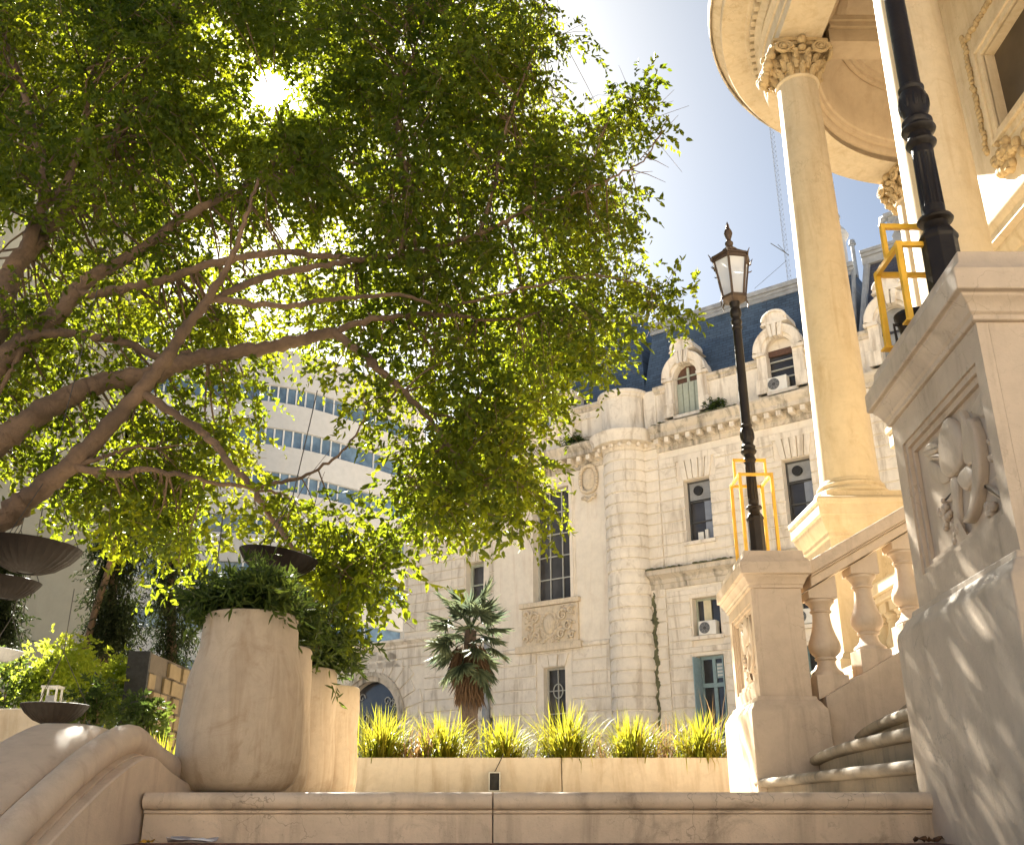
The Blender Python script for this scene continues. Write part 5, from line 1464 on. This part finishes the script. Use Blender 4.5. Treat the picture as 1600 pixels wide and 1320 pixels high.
# ------------------------------------------------------------------ planting at the left
def bush(label, px, py, Y, r, n, mat='hedgeleaf', leaf=0.06, per=48):
    c = at(px, py, Y); C = blob(c, (r[0], r[1], r[2]), n); base = Vector((c.x, c.y, 0.06))
    return shrub('hedge_bush', label, base, C, [0.14]*n, per, M[mat], leaf, 0.5, 0.05, 0.14, 8, 'bush', 'bushes along the left edge')
bush('shaded dark bush at the left edge below the small bowls', 5, 1075, 12.6, (0.42,0.35,0.50), 40, 'shrubleaf')
bush('bright yellow green bush behind the lowest bowl', 72, 1058, 12.9, (0.50,0.4,0.46), 60)
bush('bright bush right of the lowest bowl, under the leaning dark tree', 165, 1062, 13.2, (0.36,0.35,0.40), 40)
bush('dark feathery bush between the two bright bushes', 150, 1105, 12.3, (0.26,0.25,0.28), 24, 'shrubleaf', 0.07)
bush('tallest bright yellow green bush, in front of the grey wall', 105, 1040, 13.8, (0.40,0.35,0.46), 50)
bush('bright bush left of the block wall', 190, 1080, 13.6, (0.34,0.35,0.46), 42)
bush('low dark green bush at the foot of the block wall', 222, 1118, 12.0, (0.28,0.3,0.24), 30, 'shrubleaf', 0.07)
for (px, lb, h) in ((258,'sunlit tuft of blades between the cheek wall and the nearest pot',0.55),(176,'green tuft of blades behind the top of the cheek wall',0.5)):
    c = at(px,1190,9.6); tag(grass_clump('leafy_tuft', lb, (c.x,9.6,0.06+ (0.12 if px < 200 else 0.08)), 200, h, 1.1, M['grassleaf'], 'leafy tufts by the cheek wall', 0.022, 'plant'))
lp = thing('low_planter', 'low beige planter wall with a dark crack at the far left edge', 'planter', (-7.0,11.7,0.06))
m_ = local(lp); zt = 1.07
m_.box(-10,-6.31,11.5,12.0,0.061,zt); m_.box(-6.30,-5.25,11.5,12.0,0.061,zt-0.003)
m_.build('planter_face', M['planter'], lp, bevel=0.01)
m_ = local(lp); m_.prism([(-6.33,0.5),(-6.30,0.8),(-6.28,zt-0.01),(-6.27,zt-0.01),(-6.28,0.8),(-6.31,0.5)], 11.495, 11.499); m_.build('crack', M['black'], lp)
bx = thing('lamp_box', 'small white framed lantern box standing behind the lowest bowl', 'lantern', at(78,1103,11.7))
m_ = MB()
for a in (-0.09,0.07):
    for b in (-0.08,0.06): m_.box(a,a+0.02,b,b+0.02,0,0.2)
m_.box(-0.10,0.10,-0.09,0.09,0.2,0.225); m_.box(-0.12,0.12,-0.10,0.10,-0.02,-0.0005)
m_.build('box_frame', M['whitedim'], bx); m_ = MB(); m_.box(-0.05,0.05,-0.04,0.04,0.001,0.12); m_.build('lamp_body', M['zinc'], bx)

# block wall running straight back
tw_ = thing('block_wall', 'freestanding wall of rough tan blocks with a black end face, behind the pots', 'wall', (-4.85,15,0.06))
m_ = local(tw_); m_.box(-4.98,-4.74,13.04,18.5,0.061,1.92); m_.build('wall_body', M['tile_b'], tw_)
m_ = local(tw_); m_.box(-5.0,-4.72,12.98,13.039,0.061,1.93); m_.build('end_face', M['black'], tw_)
m_ = local(tw_); q = random.Random(8); y = 13.08
row = 0; z = 0.15
while z < 1.75:
    h = 0.22; y = 13.06+0.14*(row % 2); row += 1
    while y < 18.2:
        w = 0.28
        if q.random() < 0.7: m_.box(-4.739, -4.739+q.uniform(0.02,0.06), y, y+w-0.03, z, z+h-0.03)
        y += w
    z += h
m_.build('block', M['tile_a'], tw_, bevel=0.006, seg=1)

# slim dark trees behind the hedge
def column_tree(label, px, py0, py1, Y, wpx, lean=0):
    a, b = at(px, py0, Y), at(px+lean, py1, Y); r = wpx*Y/1530*0.5
    base = Vector((a.x, Y, 0.06)); t = thing('slim_tree', label, 'tree', base, 0, 'slim dark trees by the grey wall')
    n = 120; C = []
    for k in range(n):
        f = rng.uniform(0,1); c = a.lerp(b, f); rr_ = r*(0.6+0.4*math.sin(math.pi*f))
        an = rng.uniform(0,6.28); q_ = rng.uniform(0.2,1)**0.6*rr_
        C.append((c.x+q_*math.cos(an), c.y+q_*math.sin(an), c.z))
    C = np.array(C) - np.array(base)
    P, D = twig_leaves(C, 100, [0.16]*n, 0.7, 0.26); L = rng.uniform(0.6,1.3,len(P))*0.08
    leaves('crown', P, D, L, L*0.28, M['cypress'], t)
    m = MB(); m.tube([(0,0,0), (a.x-base.x, 0, a.z-base.z), (b.x-base.x, 0, b.z-base.z)], [0.11,0.09,0.03], n=8); m.build('trunk', M['bark'], t, angle=80)
    return t
column_tree('slim dark leaning tree with a bare pale trunk, right of the grey wall', 165, 1020, 800, 15.5, 50, 25)
column_tree('slim dark upright tree behind the block wall', 268, 1040, 740, 16.5, 62, 0)
column_tree('slim dark tree at the left edge of the view', -8, 1000, 850, 15.0, 40, 8)
m_ = MB(); pt = [at(128,1035,15.2), at(150,950,15.2), at(172,880,15.2), at(185,800,15.2)]
m_.tube(smooth_path(pt), 0.055, n=8); o = m_.build('bare_stem', M['bark'], None, angle=80); tag(o, 'thin bare leaning stem beside the slim leaning tree', 'trunk')

# ribbed bowls hanging on cables
def bowl(label, px, py, Y, rpx, tilt=(0,0), pale=False, depth=0.58, top=None):
    c = at(px, py, Y); r = rpx*Y/1530*1.02
    b = thing('ribbed_bowl', label, 'bowl', c, 0, 'dark ribbed bowls hanging at the left'); b.rotation_euler = (R(tilt[0]), R(tilt[1]), 0)
    n = 96; prof = [(0.16,-depth),(0.30,-depth*0.97),(0.55,-depth*0.80),(0.80,-depth*0.46),(0.95,-depth*0.12),(1.0,0.0)]
    rings = []
    for q_, z in prof:
        rings.append([((q_*r + (0.018*r if (j % 3 == 0 and q_ < 0.99) else 0))*math.cos(2*math.pi*j/n), (q_*r + (0.018*r if (j % 3 == 0 and q_ < 0.99) else 0))*math.sin(2*math.pi*j/n), z*r) for j in range(n)])
    for q_, z in [(0.985,0.01),(0.94,-depth*0.06),(0.78,-depth*0.38),(0.5,-depth*0.70),(0.2,-depth*0.86)]:
        rings.append([(q_*r*math.cos(2*math.pi*j/n), q_*r*math.sin(2*math.pi*j/n), z*r) for j in range(n)])
    m = MB(); m.loft(rings + [rings[0]], cap=False); m.build('bowl_shell', M['zinc'] if pale else M['bronze'], b, angle=25)
    m = MB(); m.lathe([(0,-depth*0.97*r),(0.16*r,-depth*0.965*r),(0.2*r,-depth*0.9*r),(0,-depth*0.89*r)], n=20); m.build('drain_hole', M['black'], b)
    m = MB(); h = top or 2.6
    for k in range(3):
        a = 2*math.pi*k/3+0.5; m.tube([(0.95*r*math.cos(a),0.95*r*math.sin(a),-0.01),(0,0,r*1.6)], 0.004, n=4)
    m.tube([(0,0,r*1.6),(0,0,h)], 0.005, n=4); m.build('hanging_cable', M['wire'], b)
    return b
bowl('largest dark ribbed bowl, hanging at the left edge under the lowest limb', 50, 852, 8.4, 76, (0,4))
bowl('dark ribbed bowl hanging just below the largest bowl at the left edge', 12, 906, 9.2, 50, (0,4), top=1.2)
bowl('pale ribbed bowl at the left edge beside the dark bush', 4, 1014, 10.0, 31, (0,6), True, top=1.0)
bowl('lowest dark ribbed bowl, hanging in front of the low planter and the small lantern box', 86, 1101, 10.4, 48, (0,0), top=1.2)
bowl('dark ribbed bowl hanging above the shrub of the nearest pot', 436, 868, 7.4, 62, (0,8), top=1.4)
bowl('small dark bowl half hidden behind the left of the nearest pot', 330, 968, 7.2, 26, (0,0), top=0.8)

# ------------------------------------------------------------------ fan palm behind the planter
pc_ = at(735,985,20.0); base = Vector((pc_.x,20.0,0.06))
pm = thing('fan_palm', 'shaggy fan palm with a brown skirt of dead leaves, in front of the stone mansion', 'palm', base)
hc = pc_.z-0.06
m_ = MB(); m_.tube([(0,0,0),(0.02,0,1.0),(0,0,2.0),(0,0,hc)], [0.19,0.17,0.17,0.12], n=12); m_.build('trunk', M['palmbark'], pm, angle=80)
Pb, Pd, Pl = [], [], []
pet = MB()
for k in range(36):
    az = k*2.39996 + rng.normal(0,0.15); el = R(72 - 140*(k/35)**1.0) ; ln = rng.uniform(0.40,0.74)
    d = Vector((math.cos(az)*math.cos(el), math.sin(az)*math.cos(el), math.sin(el)))
    s_ = Vector((0,0,hc+0.05-0.35*(k/35))); hub = s_ + d*ln + Vector((0,0,-0.10*ln))
    pet.tube([s_, s_+d*ln*0.5+Vector((0,0,0.02)), hub], [0.018,0.012,0.010], n=4)
    side = d.cross(Vector((0,0,1))); side = side.normalized() if side.length > 0.05 else Vector((1,0,0))
    side = (side + Vector((0,0,rng.normal(0,0.3)))).normalized()
    for j in range(30):
        a = R(-115 + 230*j/29)
        e = (d*math.cos(a) + side*math.sin(a) + Vector((0,0,-0.42))).normalized()
        Pb.append(tuple(hub)); Pd.append(tuple(e)); Pl.append(rng.uniform(0.38,0.56)*(0.75+0.25*math.cos(a)))
pet.build('leaf_stalk', M['palmleaf'], pm)
Pl = np.array(Pl); leaves('palm_fan', np.array(Pb), np.array(Pd), Pl, 0.046, M['palmleaf'], pm, 0.3)
n = 900; a = rng.uniform(0,6.283,n); t = rng.uniform(0,1,n)
Pb = np.stack([np.cos(a)*(0.17+0.09*t), np.sin(a)*(0.17+0.09*t), hc-0.28-0.85*(1-t)], 1)
Pd = np.stack([np.cos(a)*(0.35*t+0.05)+rng.normal(0,0.12,n), np.sin(a)*(0.35*t+0.05)+rng.normal(0,0.12,n), -np.ones(n)], 1)
leaves('dead_leaf_skirt', Pb, Pd, rng.uniform(0.3,0.55,n), 0.035, M['palmdead'], pm, 0.3)

# ------------------------------------------------------------------ small litter at the foot of the step
def scrap(name, label, cat, px, w, d, h, mat, group=None):
    c = at(px,1318,4.66); m = MB(); q_ = random.Random(px)
    nx, ny = 5, 4; vs = [((i/(nx-1)-0.5)*w, (j/(ny-1)-0.5)*d, q_.uniform(0.2,1)*h) for j in range(ny) for i in range(nx)]
    m.add(vs, [(j*nx+i, j*nx+i+1, (j+1)*nx+i+1, (j+1)*nx+i) for j in range(ny-1) for i in range(nx-1)])
    o = m.build(name, mat); o.location = (c.x, 4.64, -0.138); tag(o, label, cat, group)
    s_ = o.modifiers.new('thickness','SOLIDIFY'); s_.thickness = 0.002
    return o
scrap('paper_scrap', 'crumpled white paper scrap on the floor at the left foot of the stone step', 'litter', 302, 0.20, 0.10, 0.030, M['paper'])
scrap('yellow_leaf', 'small yellow fallen leaf left of the white paper scrap', 'leaf', 232, 0.05, 0.05, 0.02, plain('yellow_leaf',(0.55,0.30,0.03),0.7))
for px, lb in ((1436,'dry brown leaf at the right foot of the step, leftmost of three'),(1452,'dry brown leaf at the right foot of the step, middle of three'),(1474,'largest dry brown leaf at the right foot of the step, beside the large post')):
    scrap('dry_leaf', lb, 'leaf', px, 0.05 if px < 1470 else 0.09, 0.04, 0.035, M['deadleaf'], 'dry leaves at the foot of the step')

# ------------------------------------------------------------------ unseen house added behind the camera to bounce warm sunlight onto the stone
th = thing('unseen_bounce_house', 'added tan house with three rows of tall windows, unseen behind the camera, bouncing sunlight', 'building', (0,-34,-0.14))
m_ = local(th); ops = [(-27+3.4*k, -25.6+3.4*k, z, z+2.2) for k in range(17) for z in (1.2,4.9,8.6)]
wall_cells(m_, -30, 32, -0.139, 12.4, -34.5, -34.0, ops); m_.build('wall', M['tan'], th)
m_ = local(th)
m_.box(-30.4,32.4,-34.5,-33.5,12.401,12.9); m_.box(-30.2,32.2,-34.5,-33.75,4.2,4.45)
m_.build('cornice', M['tan'], th)
m_ = local(th); m_.box(-30,32,-34.75,-34.35,-0.13,12.4); m_.build('window_pane', M['glass'], th)
